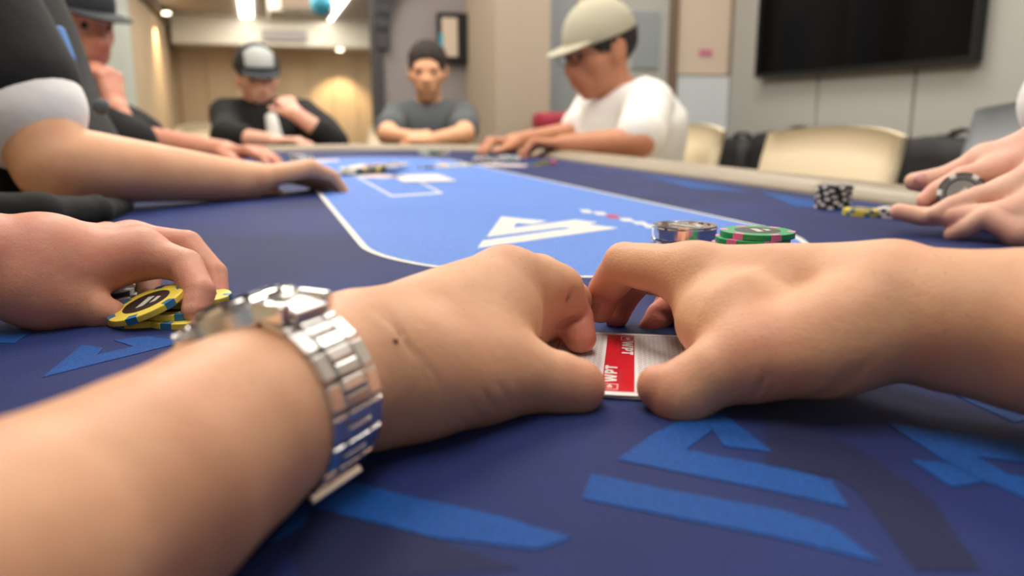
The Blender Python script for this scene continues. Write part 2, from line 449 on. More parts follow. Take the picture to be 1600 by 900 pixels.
o = tag(rbox('ceiling_sign', 0.15, 0.85, 13.92, 13.98, CEIL - 0.36, CEIL - 0.20, M['wall_grey'], bevel=0.01), 'small plain grey board on the front of the pale beam', 'sign')
# warm downlight by the far wall
for (n, t) in ((1.42, 14.45), (-1.12, 12.6)):
    lo = NT(n, t, CEIL - (0.445 if n > 0 else 0.155))
    bm = bmesh.new(); add_cyl(bm, (0, 0, 0), 0.05, 0.02, 20)
    o = bm_obj('downlight', bm, M['lamp']); o.location = lo
    tag(o, 'small round warm downlight ' + ('right of the black cap' if n > 0 else 'in the ceiling trim by the left wall'), 'downlight')
    l = bpy.data.lights.new('downlight_lamp', 'SPOT'); l.energy = 90; l.color = (1, 0.74, 0.42); l.spot_size = 1.7; l.spot_blend = 0.6
    q = bpy.data.objects.new('downlight_lamp', l); q.location = lo + np.array([0, 0, -0.03]); COL.objects.link(q)
for (n, t) in ((0.5, 7.0), (0.5, 10.5), (0.5, 13.0)):
    area_light('panel_lamp', NT(n, t, CEIL - 0.05), (1.6, 1.2), 26, (1.0, 0.93, 0.82), (0, 0, PHI))
# partition with its dark arched edge, column, glazed door, wall behind the white shirt
PT = 4.45
S(rbox('wall_partition', 0.66, 1.12, PT, PT + 0.12, 0, CEIL, M['wall_grey']))
S(rbox('trim_3', 0.615, 0.66, PT - 0.03, PT + 0.15, 0, CEIL, M['dark_trim']))
bm = bmesh.new()
for i in range(7):                                   # rising curve of the dark arch edge
    a = math.radians(90 * i / 6)
    c = NT(0.66 + 0.16 - 0.16 * math.cos(a), PT - 0.02, 1.28 + 0.30 * math.sin(a))
    add_box(bm, c, (0.07, 0.05, 0.11), Matrix.Rotation(PHI, 3, 'Z') @ Matrix.Rotation(a, 3, 'Y'))
S(bm_obj('trim_4', bm, M['dark_trim']))
S(rbox('wall_column', 1.12, 1.40, 3.86, PT + 0.12, 0, CEIL, M['wall_beige']))
S(rbox('wall_back', 1.40, 2.6, 4.1, 4.2, 0, CEIL, M['wall_beige']))
S(rbox('wall_right', 2.58, 2.7, -1.6, 4.2, 0, CEIL, M['wall_beige']))
d = S(empty('door_2', NT(1.55, 4.08, 0), PHI)); bpy.context.view_layer.update()
for n0, n1 in ((1.42, 1.46), (1.62, 1.66)): on(rbox('door_frame', n0, n1, 4.05, 4.1, 0, 2.1, M['wall_cream'], bevel=0.004), d)
on(rbox('door_glass', 1.46, 1.62, 4.07, 4.09, 0.1, 2.1, M['blue_glass']), d)
d = S(empty('window_1', NT(2.0, 4.08, 0), PHI)); bpy.context.view_layer.update()
on(rbox('window_frame', 1.86, 2.15, 4.05, 4.1, 0.6, 2.1, M['panel_grey'], bevel=0.006), d)
on(rbox('window_pane', 1.93, 2.09, 4.04, 4.06, 1.12, 1.42, M['blue_glass'], bevel=0.005), d)
S(rbox('trim_5', 2.15, 2.2, 4.04, 4.1, 0, CEIL, M['brown_trim']))
o = tag(rbox('wall_poster', 2.22, 2.54, 4.075, 4.095, 1.10, 1.75, M['wall_cream'], bevel=0.003), 'plain cream poster with a small pink mark above the whiteboard', 'poster')
on(rbox('printed_mark', 2.35, 2.43, 4.07, 4.075, 1.20, 1.235, mat('pink_ink', srgb(206, 120, 150))), o)
o = empty('whiteboard', NT(2.36, 4.08, 0.8), PHI, 'pale blue white writing board below the cream poster', 'whiteboard'); bpy.context.view_layer.update()
on(rbox('board_face', 2.21, 2.535, 4.06, 4.09, 0.74, 1.09, M['white_board']), o)
on(rbox('board_frame', 2.20, 2.21, 4.05, 4.095, 0.73, 1.10, M['chrome']), o)
on(rbox('board_frame', 2.535, 2.545, 4.05, 4.095, 0.73, 1.10, M['chrome']), o)
# framed thing on the partition
o = empty('wall_clock', NT(1.05, PT - 0.05, 1.3), PHI, 'dark framed picture with pale centre on the grey partition', 'picture'); bpy.context.view_layer.update()
on(rbox('frame', 0.955, 1.125, PT - 0.05, PT, 1.155, 1.42, M['black'], bevel=0.01), o)
on(rbox('panel', 0.975, 1.06, PT - 0.056, PT - 0.05, 1.19, 1.39, M['wall_cream']), o)
on(rbox('printed_spot', 0.962, 0.98, PT - 0.058, PT - 0.05, 1.22, 1.31, M['teal']), o)
o.name = 'framed_picture'
# right wall: grey fabric panels, television
wr = [q for q in bpy.data.objects if q.name == 'wall_right'][0]
tp = [4.06, 3.30, 2.70, 2.12]
for a, b in zip(tp[1:], tp[:-1]):
    on(rbox('wall_panel', 2.545, 2.58, a + 0.006, b - 0.006, 0.1, 2.2, M['panel_grey'], bevel=0.006), wr)
tv = empty('television', NT(2.50, 3.05, 1.4), PHI, 'large black flat television on the grey panelled wall', 'television'); bpy.context.view_layer.update()
t_l, t_r = 3.74, 2.38
on(rbox('cabinet', 2.485, 2.54, t_r, t_l, 1.065, 1.90, M['black'], bevel=0.006), tv)
on(rbox('screen', 2.480, 2.486, t_r + 0.012, t_l - 0.012, 1.085, 1.888, M['tv']), tv)
# black bags on a low bench under the television
o = empty('bench', NT(2.36, 3.0, 0), PHI, 'low dark bench along the wall under the television', 'bench'); bpy.context.view_layer.update()
on(rbox('seat', 2.18, 2.54, 1.95, 3.95, 0.38, 0.44, M['wood_dark'], bevel=0.005), o)
for t in (2.05, 3.85): on(rbox('leg', 2.2, 2.52, t - 0.03, t + 0.03, 0, 0.38, M['wood_dark']), o)
random.seed(5)
lbs = ('black bag on the bench beside the whiteboard', 'second black bag on the bench from the whiteboard', 'third black bag on the bench, above the wide cream chair', 'black bag on the bench nearest the blue grey chair')
for k in range(4):
    t = 3.62 - k * 0.46
    hh = (0.325, 0.36, 0.33, 0.36)[k]
    b = empty('black_bag', NT(2.36, t, 0.44), PHI, lbs[k], 'bag', 'bags on the bench')
    bm = bmesh.new(); add_box(bm, (0, 0, hh / 2), (0.26, 0.40, hh))
    bmesh.ops.subdivide_edges(bm, edges=bm.edges, cuts=4, use_grid_fill=True)
    for vv in bm.verts:
        w = 1 - 0.22 * max(0, vv.co.z / hh - 0.6); vv.co.x *= w; vv.co.y *= w
        if vv.co.z > 0.02: vv.co += Vector((random.uniform(-1, 1), random.uniform(-1, 1), random.uniform(-1, 0.4))) * 0.012
    bm_obj('body', bm, M['bag'], b, smooth=True)
    bm = bmesh.new()
    for i in range(9):
        a = math.pi * i / 8; add_box(bm, (0, 0.09 * math.cos(a), hh - 0.03 + 0.05 * math.sin(a)), (0.02, 0.035, 0.014), Matrix.Rotation(a - math.pi / 2, 3, 'X'))
    bm_obj('handle', bm, M['black'], b)
# chairs: low curved back, seat, four legs
def curved_back(w, h, th, bow):
    vs, fs = [], []
    nx, nz = 14, 6
    for s in (0, 1):
        for i in range(nx + 1):
            for j in range(nz + 1):
                u = i / nx * 2 - 1; q = j / nz
                wv = w / 2 * (1 - 0.06 * (1 - q) - 0.10 * max(0, q - 0.8))
                edge = (1 - abs(u) ** 6) * (1 - abs(2 * q - 1) ** 8)
                vs.append((bow * (u * u) * -1 + (th / 2 * (0.35 + 0.65 * edge)) * (1 if s else -1) + 0.09 * q, u * wv, q * h * (1 - 0.05 * u * u)))
    st = (nx + 1) * (nz + 1); idx = lambda s, i, j: s * st + i * (nz + 1) + j
    for i in range(nx):
        for j in range(nz):
            fs.append([idx(1, i, j), idx(1, i + 1, j), idx(1, i + 1, j + 1), idx(1, i, j + 1)])
            fs.append([idx(0, i, j), idx(0, i, j + 1), idx(0, i + 1, j + 1), idx(0, i + 1, j)])
    for i in range(nx):
        for j in (0, nz): fs.append([idx(0, i, j), idx(0, i + 1, j), idx(1, i + 1, j), idx(1, i, j)])
    for j in range(nz):
        for i in (0, nx): fs.append([idx(0, i, j), idx(1, i, j), idx(1, i, j + 1), idx(0, i, j + 1)])
    return vs, fs
def make_chair(name, m):
    r = empty(name)
    v, f = curved_back(0.47, 0.40, 0.06, 0.05)
    o = mesh_obj('backrest', v, f, m, r); o.location = (0.22, 0, 0.445)
    o = box('seat', (0, 0, 0.42), (0.48, 0.48, 0.09), m, r, 0.03, smooth=True)
    for sx in (-1, 1):
        for sy in (-1, 1):
            bm = bmesh.new(); add_cyl(bm, (sx * 0.19, sy * 0.19, 0.19), 0.013, 0.38, 12); bm_obj('leg', bm, M['chrome'], r)
    for sy in (-1, 1): box('back_bracket', (0.235, sy * 0.17, 0.44), (0.02, 0.03, 0.14), M['chrome'], r)
    return r
chair0 = make_chair('dining_chair', M['cream_leather'])
def put_chair(o, n, t, ang, label, group='cream chairs round the table'):
    o.location = NT(n, t, 0); o.rotation_euler = (0, 0, PHI + ang); return tag(o, label, 'chair', group)
put_chair(chair0, 1.02, 1.60, 0.0, 'empty cream chair with wide low back beyond the right rail')
put_chair(copy_tree(chair0), 1.04, 2.33, 0.05, 'cream chair behind the player in the white shirt')
put_chair(copy_tree(chair0), 0.02, 3.52, math.radians(125), 'cream chair behind the player in the black cap')
put_chair(copy_tree(chair0), 0.62, 3.42, math.radians(72), 'cream chair behind the player in the grey shirt')
gch = make_chair('office_chair', M['grey_fabric'])
put_chair(gch, 1.0, 1.04, -0.12, 'blue grey chair behind the hands at the right edge', None)
for ch in gch.children:
    if ch.name.startswith('backrest'): ch.scale = (1, 0.8, 1.14)

o = empty('trolley_bag', NT(1.33, 3.68, 0), PHI, 'dark upright bag with a red top standing at the column', 'bag'); bpy.context.view_layer.update()
on(rbox('body', 1.24, 1.44, 3.60, 3.76, 0.04, 0.80, M['bag'], bevel=0.03), o)
on(rbox('top_pocket', 1.26, 1.42, 3.59, 3.75, 0.80, 0.89, mat('red_nylon', srgb(160, 36, 60), rough=0.6), bevel=0.03), o)
for nn in (1.27, 1.41):
    on(rbox('wheel', nn - 0.015, nn + 0.015, 3.66, 3.70, 0, 0.04, M['black'], bevel=0.008), o)
# ------------------------------------------------------------------ the poker table
TC, TA, TB, TR = 0.27, 0.40, 2.20, 0.45      # axis n, near and far end centres t, felt half width
def stadium(n0, ta, tb, r, seg=40):
    pts = []
    for i in range(seg + 1):
        a = math.pi + math.pi * i / seg
        pts.append((n0 + r * math.cos(a), ta + r * math.sin(a)))
    for i in range(seg + 1):
        a = math.pi * i / seg
        pts.append((n0 + r * math.cos(a), tb + r * math.sin(a)))
    return pts
table = empty('poker_table', NT(TC, 1.3, 0), PHI, 'long rounded poker table with blue cloth and padded beige rail', 'table')
TBL = np.array([TC, 1.3])
def tl(n, t, z): return (n - TBL[0], t - TBL[1], z)     # table local coordinates
def w2t(w):                                             # world point to (n, t)
    return (w[0] * math.cos(PHI) + w[1] * math.sin(PHI), -w[0] * math.sin(PHI) + w[1] * math.cos(PHI))
def flat_print(name, pts_nt, h, m):
    """a printed field: thin layer of cloth, its own rim"""
    v = [tl(n, t, FELT + h) for n, t in pts_nt] + [tl(n, t, FELT - 0.0004) for n, t in pts_nt]
    k = len(pts_nt)
    return mesh_obj(name, v, [list(range(k))] + [[i, i + k, (i + 1) % k + k, (i + 1) % k] for i in range(k)], m, table, smooth=False)
ol = stadium(TC, TA, TB, TR + 0.02)
k = len(ol)
mesh_obj('cloth', [tl(n, t, FELT) for n, t in ol] + [tl(n, t, FELT - 0.03) for n, t in ol],
         [list(range(k)), list(range(2 * k - 1, k - 1, -1))] + [[i, i + k, (i + 1) % k + k, (i + 1) % k] for i in range(k)], M['felt'], table, smooth=False)
# padded rail: a rounded profile swept round the table
prof = []
RW, RH = 0.105, 0.019
for i in range(15):
    a = math.pi * (1 - i / 14)
    ca, sa = math.cos(a), math.sin(a)
    prof.append((RW / 2 + RW / 2 * math.copysign(abs(ca) ** 0.8, ca), -0.008 + (RH + 0.008) * abs(sa) ** 0.7))
prof += [(RW, -0.05), (RW - 0.02, -0.075), (0.0, -0.075)]
ringp = [stadium(TC, TA, TB, TR + d, 48) for d, _ in prof]
nr = len(ringp[0]); npf = len(prof)
v = [tl(ringp[j][i][0], ringp[j][i][1], FELT + prof[j][1]) for i in range(nr) for j in range(npf)]
f = [[i * npf + j, i * npf + (j + 1) % npf, ((i + 1) % nr) * npf + (j + 1) % npf, ((i + 1) % nr) * npf + j] for i in range(nr) for j in range(npf)]
mesh_obj('rail', v, f, M['rail'], table)
# seams across the rail, with stitching either side
for side in (1,):
    for ts in (0.93, 1.55):
        for dt in (-0.006, 0.006):
            bm = bmesh.new()
            for i in range(13):
                a = math.pi * (1 - (i + 0.5) / 13)
                ca, sa = math.cos(a), math.sin(a)
                d = RW / 2 + RW / 2 * math.copysign(abs(ca) ** 0.8, ca); z = -0.008 + (RH + 0.008) * abs(sa) ** 0.7
                add_box(bm, tl(TC + TR + d, ts + dt, FELT + z + 0.0003), (0.005, 0.0016, 0.0012))
            bm_obj('rail_stitching', bm, M['thread'], table)
# body under the top and two legs
ap = stadium(TC, TA, TB, TR - 0.05, 24)
k = len(ap)
mesh_obj('apron', [tl(n, t, FELT - 0.03) for n, t in ap] + [tl(n, t, FELT - 0.13) for n, t in ap],
         [list(range(k)), list(range(2 * k - 1, k - 1, -1))] + [[i, i + k, (i + 1) % k + k, (i + 1) % k] for i in range(k)], M['wood_dark'], table, smooth=False)
for tt in (0.75, 1.9):
    bm = bmesh.new()
    add_box(bm, tl(TC, tt, 0.33), (0.36, 0.12, 0.62)); add_box(bm, tl(TC, tt, 0.03), (0.6, 0.2, 0.06))
    bm_obj('leg', bm, M['wood_dark'], table, bevel=0.01)
# playing field inside the betting line, and the line itself
LN, LR, LA, LB = 0.266, 0.190, 0.655, 1.99
flat_print('playing_field', stadium(LN, LA, LB, LR), 0.0002, M['felt_field'])
def ring_print(name, pts_out, pts_in, h, m, closed=True):
    k = len(pts_out)
    v = [tl(n, t, FELT + h) for n, t in pts_out] + [tl(n, t, FELT + h) for n, t in pts_in]
    return mesh_obj(name, v, [[i, (i + 1) % k, (i + 1) % k + k, i + k] for i in range(k if closed else k - 1)], m, table, smooth=False)
ring_print('betting_line', stadium(LN, LA, LB, LR + 0.003), stadium(LN, LA, LB, LR - 0.003), 0.0004, M['felt_white'])
bx = [w2t(G(*p)) for p in ((557, 277.5), (612, 308), (693, 302.5), (637, 273))]
c = np.mean(bx, 0)
ring_print('board_outline', bx, [tuple(c + (np.array(p) - c) * 0.9) for p in bx], 0.0004, M['felt_white'])
def gp(name, px, m, h=0.0004): return flat_print(name, [w2t(G(*p)) for p in px], h, m)
# emblem in the middle of the cloth: two slanted white strokes
gp('emblem', [(740 + x / 6.667, 325 + y / 6.667) for x, y in ((290, 92), (770, 140), (600, 172), (450, 158), (412, 210), (1060, 125), (1290, 152), (1190, 172), (1510, 212), (40, 420), (95, 342), (1030, 213), (930, 204), (135, 305))], M['felt_white'])
# far away the same kind of white print
gp('emblem', [(532, 262.5), (566, 256.5), (612, 258.5), (590, 260.5)], M['felt_white'])
def lettering(s, name, m, size, mtx, parent, extr=0.0, shear=0.0, bold=0.0, fit=None):
    cu = bpy.data.curves.new(name, 'FONT'); cu.body = s; cu.size = size; cu.shear = shear; cu.extrude = extr; cu.offset = bold
    cu.align_x = 'CENTER'; cu.align_y = 'CENTER'
    o = bpy.data.objects.new(name, cu); COL.objects.link(o)
    dg = bpy.context.evaluated_depsgraph_get()
    me = bpy.data.meshes.new_from_object(o.evaluated_get(dg))
    bpy.data.objects.remove(o); bpy.data.curves.remove(cu)
    if fit:
        co = np.array([q.co[:] for q in me.vertices]); lo_, hi_ = co.min(0), co.max(0)
        me.transform(Matrix.Diagonal((fit[0] / (hi_[0] - lo_[0]), fit[1] / (hi_[1] - lo_[1]), 1, 1)) @ Matrix.Translation((-(lo_[0] + hi_[0]) / 2, -(lo_[1] + hi_[1]) / 2, 0)))
    me.name = name; me.transform(mtx); me.materials.clear(); me.materials.append(m)
    return link(bpy.data.objects.new(name, me), parent)
# small line of white print with a red mark, between emblem and metal discs
for i, ((x, y), w, m) in enumerate((((916, 330.5), 11, 'felt_white'), ((938, 334), 12, 'felt_white'), ((957, 338.5), 13, 'felt_red'), ((979, 344), 13, 'felt_white'), ((1000, 349), 14, 'felt_white'), ((1014, 354), 10, 'felt_white'))):
    gp('printed_word', [(x - w, y - 2.6), (x + w * .4, y - 2.2), (x + w, y + 2.6), (x - w * .4, y + 2.2)], M[m])
# angular two-tone pattern of the cloth in front of and around the hands
BR, DK = M['felt_mid'], M['felt_dim']
z1 = lambda *q: [(840 + x / 3.9125, 600 + y / 3.9125) for x, y in q]
z2 = lambda *q: [(1200 + x / 3.9125, 560 + y / 3.9125) for x, y in q]
z3 = lambda *q: [(440 + x / 3.75, 620 + y / 3.75) for x, y in q]
z4 = lambda *q: [(x / 5.333, 480 + y / 5.333) for x, y in q]
for px, m in (
    (z1((485, 465), (720, 300), (1000, 170), (1070, 285), (905, 405), (1290, 480), (1560, 530), (1800, 600), (1900, 760), (1450, 660)), BR),
    (z1((1004, 170), (1140, 190), (1440, 420), (1140, 385), (1074, 285)), BR),
    (z1((330, 550), (600, 610), (1000, 690), (1460, 770), (1800, 870), (2100, 1100), (1500, 950), (740, 800), (270, 705)), BR),
    (z2((730, 400), (1340, 480), (1800, 545), (1800, 665), (1280, 605), (1470, 715), (1800, 770), (1900, 1000), (1320, 750), (1100, 640)), BR),
    (z2((865, 622), (1100, 646), (1325, 758), (1120, 790)), BR),
    (z2((940, 135), (1300, 170), (1800, 330), (1505, 395)), BR),
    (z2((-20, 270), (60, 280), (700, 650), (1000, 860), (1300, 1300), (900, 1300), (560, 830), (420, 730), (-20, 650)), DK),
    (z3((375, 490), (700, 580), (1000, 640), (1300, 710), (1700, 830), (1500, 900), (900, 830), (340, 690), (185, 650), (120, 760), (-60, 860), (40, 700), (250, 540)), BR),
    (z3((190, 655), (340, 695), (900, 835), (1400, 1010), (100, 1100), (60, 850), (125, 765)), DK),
    (z4((350, 590), (690, 315), (860, 345), (810, 400), (1110, 330), (950, 280), (1220, 245), (1550, 290), (860, 460)), BR),
    (z4((-300, 130), (0, 150), (250, 215), (120, 305), (-300, 290)), BR),
    (z4((90, 105), (380, 70), (230, 140)), BR),
    ([(500, 480), (640, 440), (760, 430), (700, 452), (560, 474), (505, 490)], BR),
    ([(1190, 300), (1260, 312), (1320, 330), (1240, 322)], BR),
    ([(1000, 272), (1090, 286), (1180, 302), (1080, 294)], BR),
):
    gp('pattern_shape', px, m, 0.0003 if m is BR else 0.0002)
# ------------------------------------------------------------------ the two cards in front of the camera
CARD_YAW = math.radians(-8.5)
def card_mesh(w=0.063, l=0.088, th=0.0003, seg=6, r=0.0035):
    pts = []
    for cx, cy, a0 in ((w / 2 - r, l / 2 - r, 0), (-w / 2 + r, l / 2 - r, 90), (-w / 2 + r, -l / 2 + r, 180), (w / 2 - r, -l / 2 + r, 270)):
        for i in range(seg + 1):
            a = math.radians(a0 + 90 * i / seg); pts.append((cx + r * math.cos(a), cy + r * math.sin(a)))
    k = len(pts)
    v = [(x, y, th) for x, y in pts] + [(x, y, 0) for x, y in pts]
    return v, [list(range(k)), list(range(2 * k - 1, k - 1, -1))] + [[i, i + k, (i + 1) % k + k, (i + 1) % k] for i in range(k)]
rc = lambda a, b, c, d: ((a, b), (c, b), (c, d), (a, d))
LOGO = (((0, 1), (.10, 1), (.135, .40), (.185, .95), (.265, .95), (.315, .40), (.35, 1), (.45, 1), (.375, 0), (.275, 0), (.225, .50), (.175, 0), (.075, 0)),
        rc(.49, 0, .58, 1), ((.58, .76), (.65, .76), (.65, 1), (.58, 1)), ((.65, .52), (.73, .46), (.73, .86), (.65, 1)), ((.58, .28), (.66, .28), (.73, .46), (.65, .52), (.58, .52)),
        rc(.76, .74, 1.0, 1), rc(.835, 0, .925, .74))       # W, P, T in heavy strokes
def hero_card(loc, yaw, label):
    e = empty('playing_card', loc, yaw, label, 'card', None)
    v, f = card_mesh()
    mesh_obj('card_stock', v, f, M['card_white'], e, smooth=False)
    z = 0.00035
    def quad(name, pts, m, dz=0.0):
        return mesh_obj(name, [(x, y, z + dz) for x, y in pts], [list(range(len(pts)))], m, e, smooth=False)
    W, Lh = 0.0275, 0.0400
    # thin red frame
    bm = bmesh.new()
    for c, s in (((0, Lh, z), (2 * W, 0.0004, 0.00005)), ((0, -Lh, z), (2 * W, 0.0004, 0.00005)), ((W, 0, z), (0.0004, 2 * Lh, 0.00005)), ((-W, 0, z), (0.0004, 2 * Lh, 0.00005))):
        add_box(bm, c, s)
    bm_obj('frame_line', bm, M['card_line'], e)
    # rows of fine zigzag
    vs, fs = [], []
    for sgn in (-1, 1):
        for r in range(9):
            x0 = sgn * (0.0085 + r * 0.0021)
            n = 54
            for i in range(n + 1):
                y = -Lh + 0.001 + (2 * Lh - 0.002) * i / n
                x = x0 + (0.00085 if i % 2 else -0.00085)
                vs += [(x - 0.00022, y, z), (x + 0.00022, y, z)]
                if i: b = len(vs) - 4; fs.append([b, b + 1, b + 3, b + 2])
    mesh_obj('zigzag_pattern', vs, fs, M['card_grey'], e, smooth=False)
    S = 0.0062
    quad('red_band', [(-S, -Lh + 0.0003), (S, -Lh + 0.0003), (S, Lh - 0.0003), (-S, Lh - 0.0003)], M['card_red'])
    for sg in (1, -1):
        R = Matrix.Rotation(math.radians(-90 if sg == 1 else 90), 4, 'Z')
        bm = bmesh.new()
        for poly in LOGO:
            bm.faces.new([bm.verts.new(((u - 0.5) * 0.0215, (v - 0.5) * 0.0050, 0)) for u, v in poly])
        bm_obj('logo_lettering', bm, M['card_white'], e, matrix=Matrix.Translation((sg * 0.0032, sg * 0.0190, z + 0.0001)) @ R)
        bm = bmesh.new()
        cx, cy = sg * 0.0032, sg * 0.0348
        for c, s in (((cx, cy + 0.003, z), (0.006, 0.0004, 0.0001)), ((cx, cy - 0.003, z), (0.006, 0.0004, 0.0001)), ((cx - 0.003, cy, z), (0.0004, 0.006, 0.0001)), ((cx + 0.003, cy, z), (0.0004, 0.006, 0.0001))):
            add_box(bm, c, s)
        add_cyl(bm, (cx, cy, z), 0.0011, 0.0001, 12); add_box(bm, (cx, cy - sg * 0.0013, z), (0.0009, 0.002, 0.0001))
        bm_obj('logo_emblem', bm, M['card_white'], e)
        bm = bmesh.new()
        for q in range(11): add_box(bm, (sg * -0.0006, sg * (0.0290 - q * 0.00155), z), (0.0009, 0.0009, 0.0001))
        bm_obj('small_print', bm, M['card_line'], e)
    return e
cc = (G(968, 531.5) + G(968, 617)) / 2
hero_card((cc[0] - 0.0012, cc[1] + 0.0006, FELT + 0.0006), CARD_YAW + math.radians(-3.5), 'lower of the two red and white cards between the hands, lying on the blue cloth')
hero_card((cc[0], cc[1], FELT + 0.0016), CARD_YAW, 'upper face down playing card with red band held between both thumbs')

# ------------------------------------------------------------------ the player behind the camera: both forearms and hands
hero = empty('person', (0.0, -0.12, 0.45), 0, 'person behind the camera, bare forearms reaching in, both hands on two cards', 'person')
def J(px, py, z, mm): return (P(px, py, z), mm / 1000.0)
def hand_left():
    arm = Sdf(0.012)
    W = J(540, 578, .250, 22.5)
    arm.chain([J(575, 570, .257, 19.5), W, J(428, 630, .220, 23.2), J(340, 690, .195, 24.4), J(230, 768, .172, 25.4), J(60, 868, .150, 26.5), (np.array([-0.105, 0.03, FELT + 0.044]), .031), (np.array([-0.15, -0.10, FELT + 0.045]), .038)])
    # palm: flat fans of cones from wrist to the knuckles
    w1, w2, w3 = J(572, 545, .262, 15.5), J(577, 580, .256, 17), J(590, 615, .252, 11.5)
    I0, M0, R0, L0 = J(790, 443, .325, 14), J(838, 448, .347, 12.5), J(852, 472, .366, 11.5), J(850, 505, .378, 10.5)
    arm.cone(w1[0], I0[0], w1[1], I0[1]).cone(w1[0], M0[0], w1[1], M0[1]).cone(w2[0], R0[0], w2[1], R0[1]).cone(w2[0], L0[0], 0.018, L0[1])
    # thumb base, thenar and web
    C0, T0 = J(655, 585, .262, 15.5), J(745, 584, .280, 15.5)
    arm.cone(w2[0], C0[0], w2[1], C0[1]).cone(w3[0], C0[0], w3[1], C0[1]).cone(C0[0], T0[0], C0[1], T0[1])
    arm.cone(P(690, 540, .285), P(768, 500, .308), .018, .0145).cone(P(745, 560, .285), P(786, 500, .312), .014, .0125)
    arm.cone(P(668, 600, .260), P(745, 598, .272), .0115, .011)
    thumb = Sdf(0.006).chain([T0, J(826, 590, .287, 12.8), J(868, 597, .288, 11.2), J(903, 604, .2885, 10.2)], None)
    arm.kid(thumb, 0.010)
    for pts in ([I0, J(876, 452, .346, 10), J(897, 496, .352, 8.4), J(906, 527, .3475, 7.0)],
                [M0, J(893, 470, .378, 9.5), J(880, 512, .388, 8), J(866, 535, .385, 7.2)],
                [R0, J(880, 492, .398, 9), J(866, 522, .404, 7.6), J(852, 538, .400, 7)],
                [L0, J(868, 510, .405, 8), J(852, 530, .406, 7), J(838, 542, .402, 6.2)]):
        arm.kid(Sdf(0.0035).chain(pts), 0.007)
    # creases at the finger joints, the thumb joint and the wrist
    def ring(px1, py1, z1, px2, py2, z2, r=0.0011, k=0.0022): arm.carve(P(px1, py1, z1), P(px2, py2, z2), r, k)
    ring(872, 508, .3455, 915, 492, .3435); ring(860, 470, .338, 905, 455, .336)
    return arm
def hand_right():
    arm = Sdf(0.012)
    W = J(1405, 482, .284, 22.5)
    arm.chain([W, J(1480, 500, .274, 24.5), J(1600, 515, .262, 26.5), J(1800, 545, .235, 30), (np.array([0.24, 0.16, FELT + 0.055]), .036), (np.array([0.29, 0.05, FELT + 0.050]), .043)])
    w1, w2, w3 = J(1385, 450, .296, 13.5), J(1385, 485, .288, 18.5), J(1390, 520, .282, 11.5)
    I0, M0, R0, L0 = J(1080, 430, .338, 12.6), J(1075, 430, .362, 12), J(1095, 440, .382, 11), J(1130, 460, .392, 10)
    arm.cone(w1[0], I0[0], w1[1], I0[1]).cone(w1[0], M0[0], w1[1], M0[1]).cone(w2[0], R0[0], w2[1] - .003, R0[1]).cone(w2[0], L0[0], 0.016, L0[1])
    C0, T0 = J(1310, 530, .280, 15.5), J(1205, 552, .284, 12.8)
    arm.cone(w2[0], C0[0], w2[1], C0[1]).cone(w3[0], C0[0], w3[1], C0[1]).cone(C0[0], T0[0], C0[1], T0[1])
    arm.cone(P(1270, 557, .277), P(1190, 572, .280), .0105, .009)
    arm.cone(P(1160, 500, .306), P(1100, 480, .326), .019, .0125).cone(P(1160, 550, .292), P(1108, 510, .312), .014, .011)
    thumb = Sdf(0.006).chain([T0, J(1112, 584, .284, 12.0), J(1062, 613, .2845, 11.9), J(1030, 604, .2860, 8.4)])
    arm.kid(thumb, 0.007)
    for pts in ([I0, J(975, 410, .362, 9.4), J(947, 455, .384, 8.4), J(938, 483, .386, 7.2)],
                [M0, J(1000, 428, .388, 9.2), J(974, 466, .402, 8), J(963, 491, .402, 7)],
                [R0, J(1060, 452, .414, 8.6), J(1042, 482, .424, 7.4), J(1030, 500, .422, 6.6)],
                [L0, J(1062, 466, .402, 7.6), J(1030, 492, .404, 6.8), J(1016, 515, .402, 6.2)]):
        arm.kid(Sdf(0.0035).chain(pts), 0.007)
    def ring(px1, py1, z1, px2, py2, z2, r=0.0011, k=0.0022): arm.carve(P(px1, py1, z1), P(px2, py2, z2), r, k)
    ring(920, 462, .3765, 966, 470, .3760); ring(1012, 478, .3965, 1050, 500, .3965)
    return arm
def creases(lst, seed):
    """shallow skin folds across an axis plus a soft unevenness of the flesh"""
    rng = np.random.RandomState(seed); A = (rng.normal(size=(6, 3)) * 95).astype(np.float32); ph = rng.rand(6) * 6
    def d(p):
        r = np.zeros(len(p), np.float32)
        for i in range(6): r += np.sin(p @ A[i] + np.float32(ph[i])) * np.float32(0.00013)
        for c, ax, w, dep, rad in lst:
            v = p - np.asarray(c, np.float32); q = (v * v).sum(1)
            u = v @ unit(ax).astype(np.float32) + 0.10 * np.sin(v[:, 2] * 170) * 0.01
            r += dep * np.exp(-(u / w) ** 2) * np.exp(-(q / rad ** 2) ** 2)
        return r.astype(np.float32)
    return d
la = P(640, 545, .27) - P(520, 590, .24)
cl = [(P(606 + 8 * i, 545, .243), la + 0.25 * UP * np.linalg.norm(la) * (i - 1), 0.0007, 0.0005, 0.021) for i in range(3)]
cl += [(P(690 + 26 * i, 642 - 3 * i, .258), RIGHT + 0.35 * UP, 0.0008, 0.0004, 0.008) for i in range(6)]
ra = P(1300, 520, .28) - P(1420, 500, .28)
cr = [(P(1188, 606, .270), RIGHT - 0.5 * UP, 0.0009, 0.0010, 0.008), (P(1206, 608, .270), RIGHT - 0.3 * UP, 0.0008, 0.0007, 0.007)]
cr += [(P(1296 + 16 * i, 600 - 7 * i, .268), RIGHT - 0.9 * UP, 0.0009, 0.0008, 0.010) for i in range(3)]
larm = rel(sdf_obj('left_arm', hand_left(), 0.0014, M['skin'], None, creases(cl, 1)), hero)
rarm = rel(sdf_obj('right_arm', hand_right(), 0.0014, M['skin'], None, creases(cr, 2)), hero)
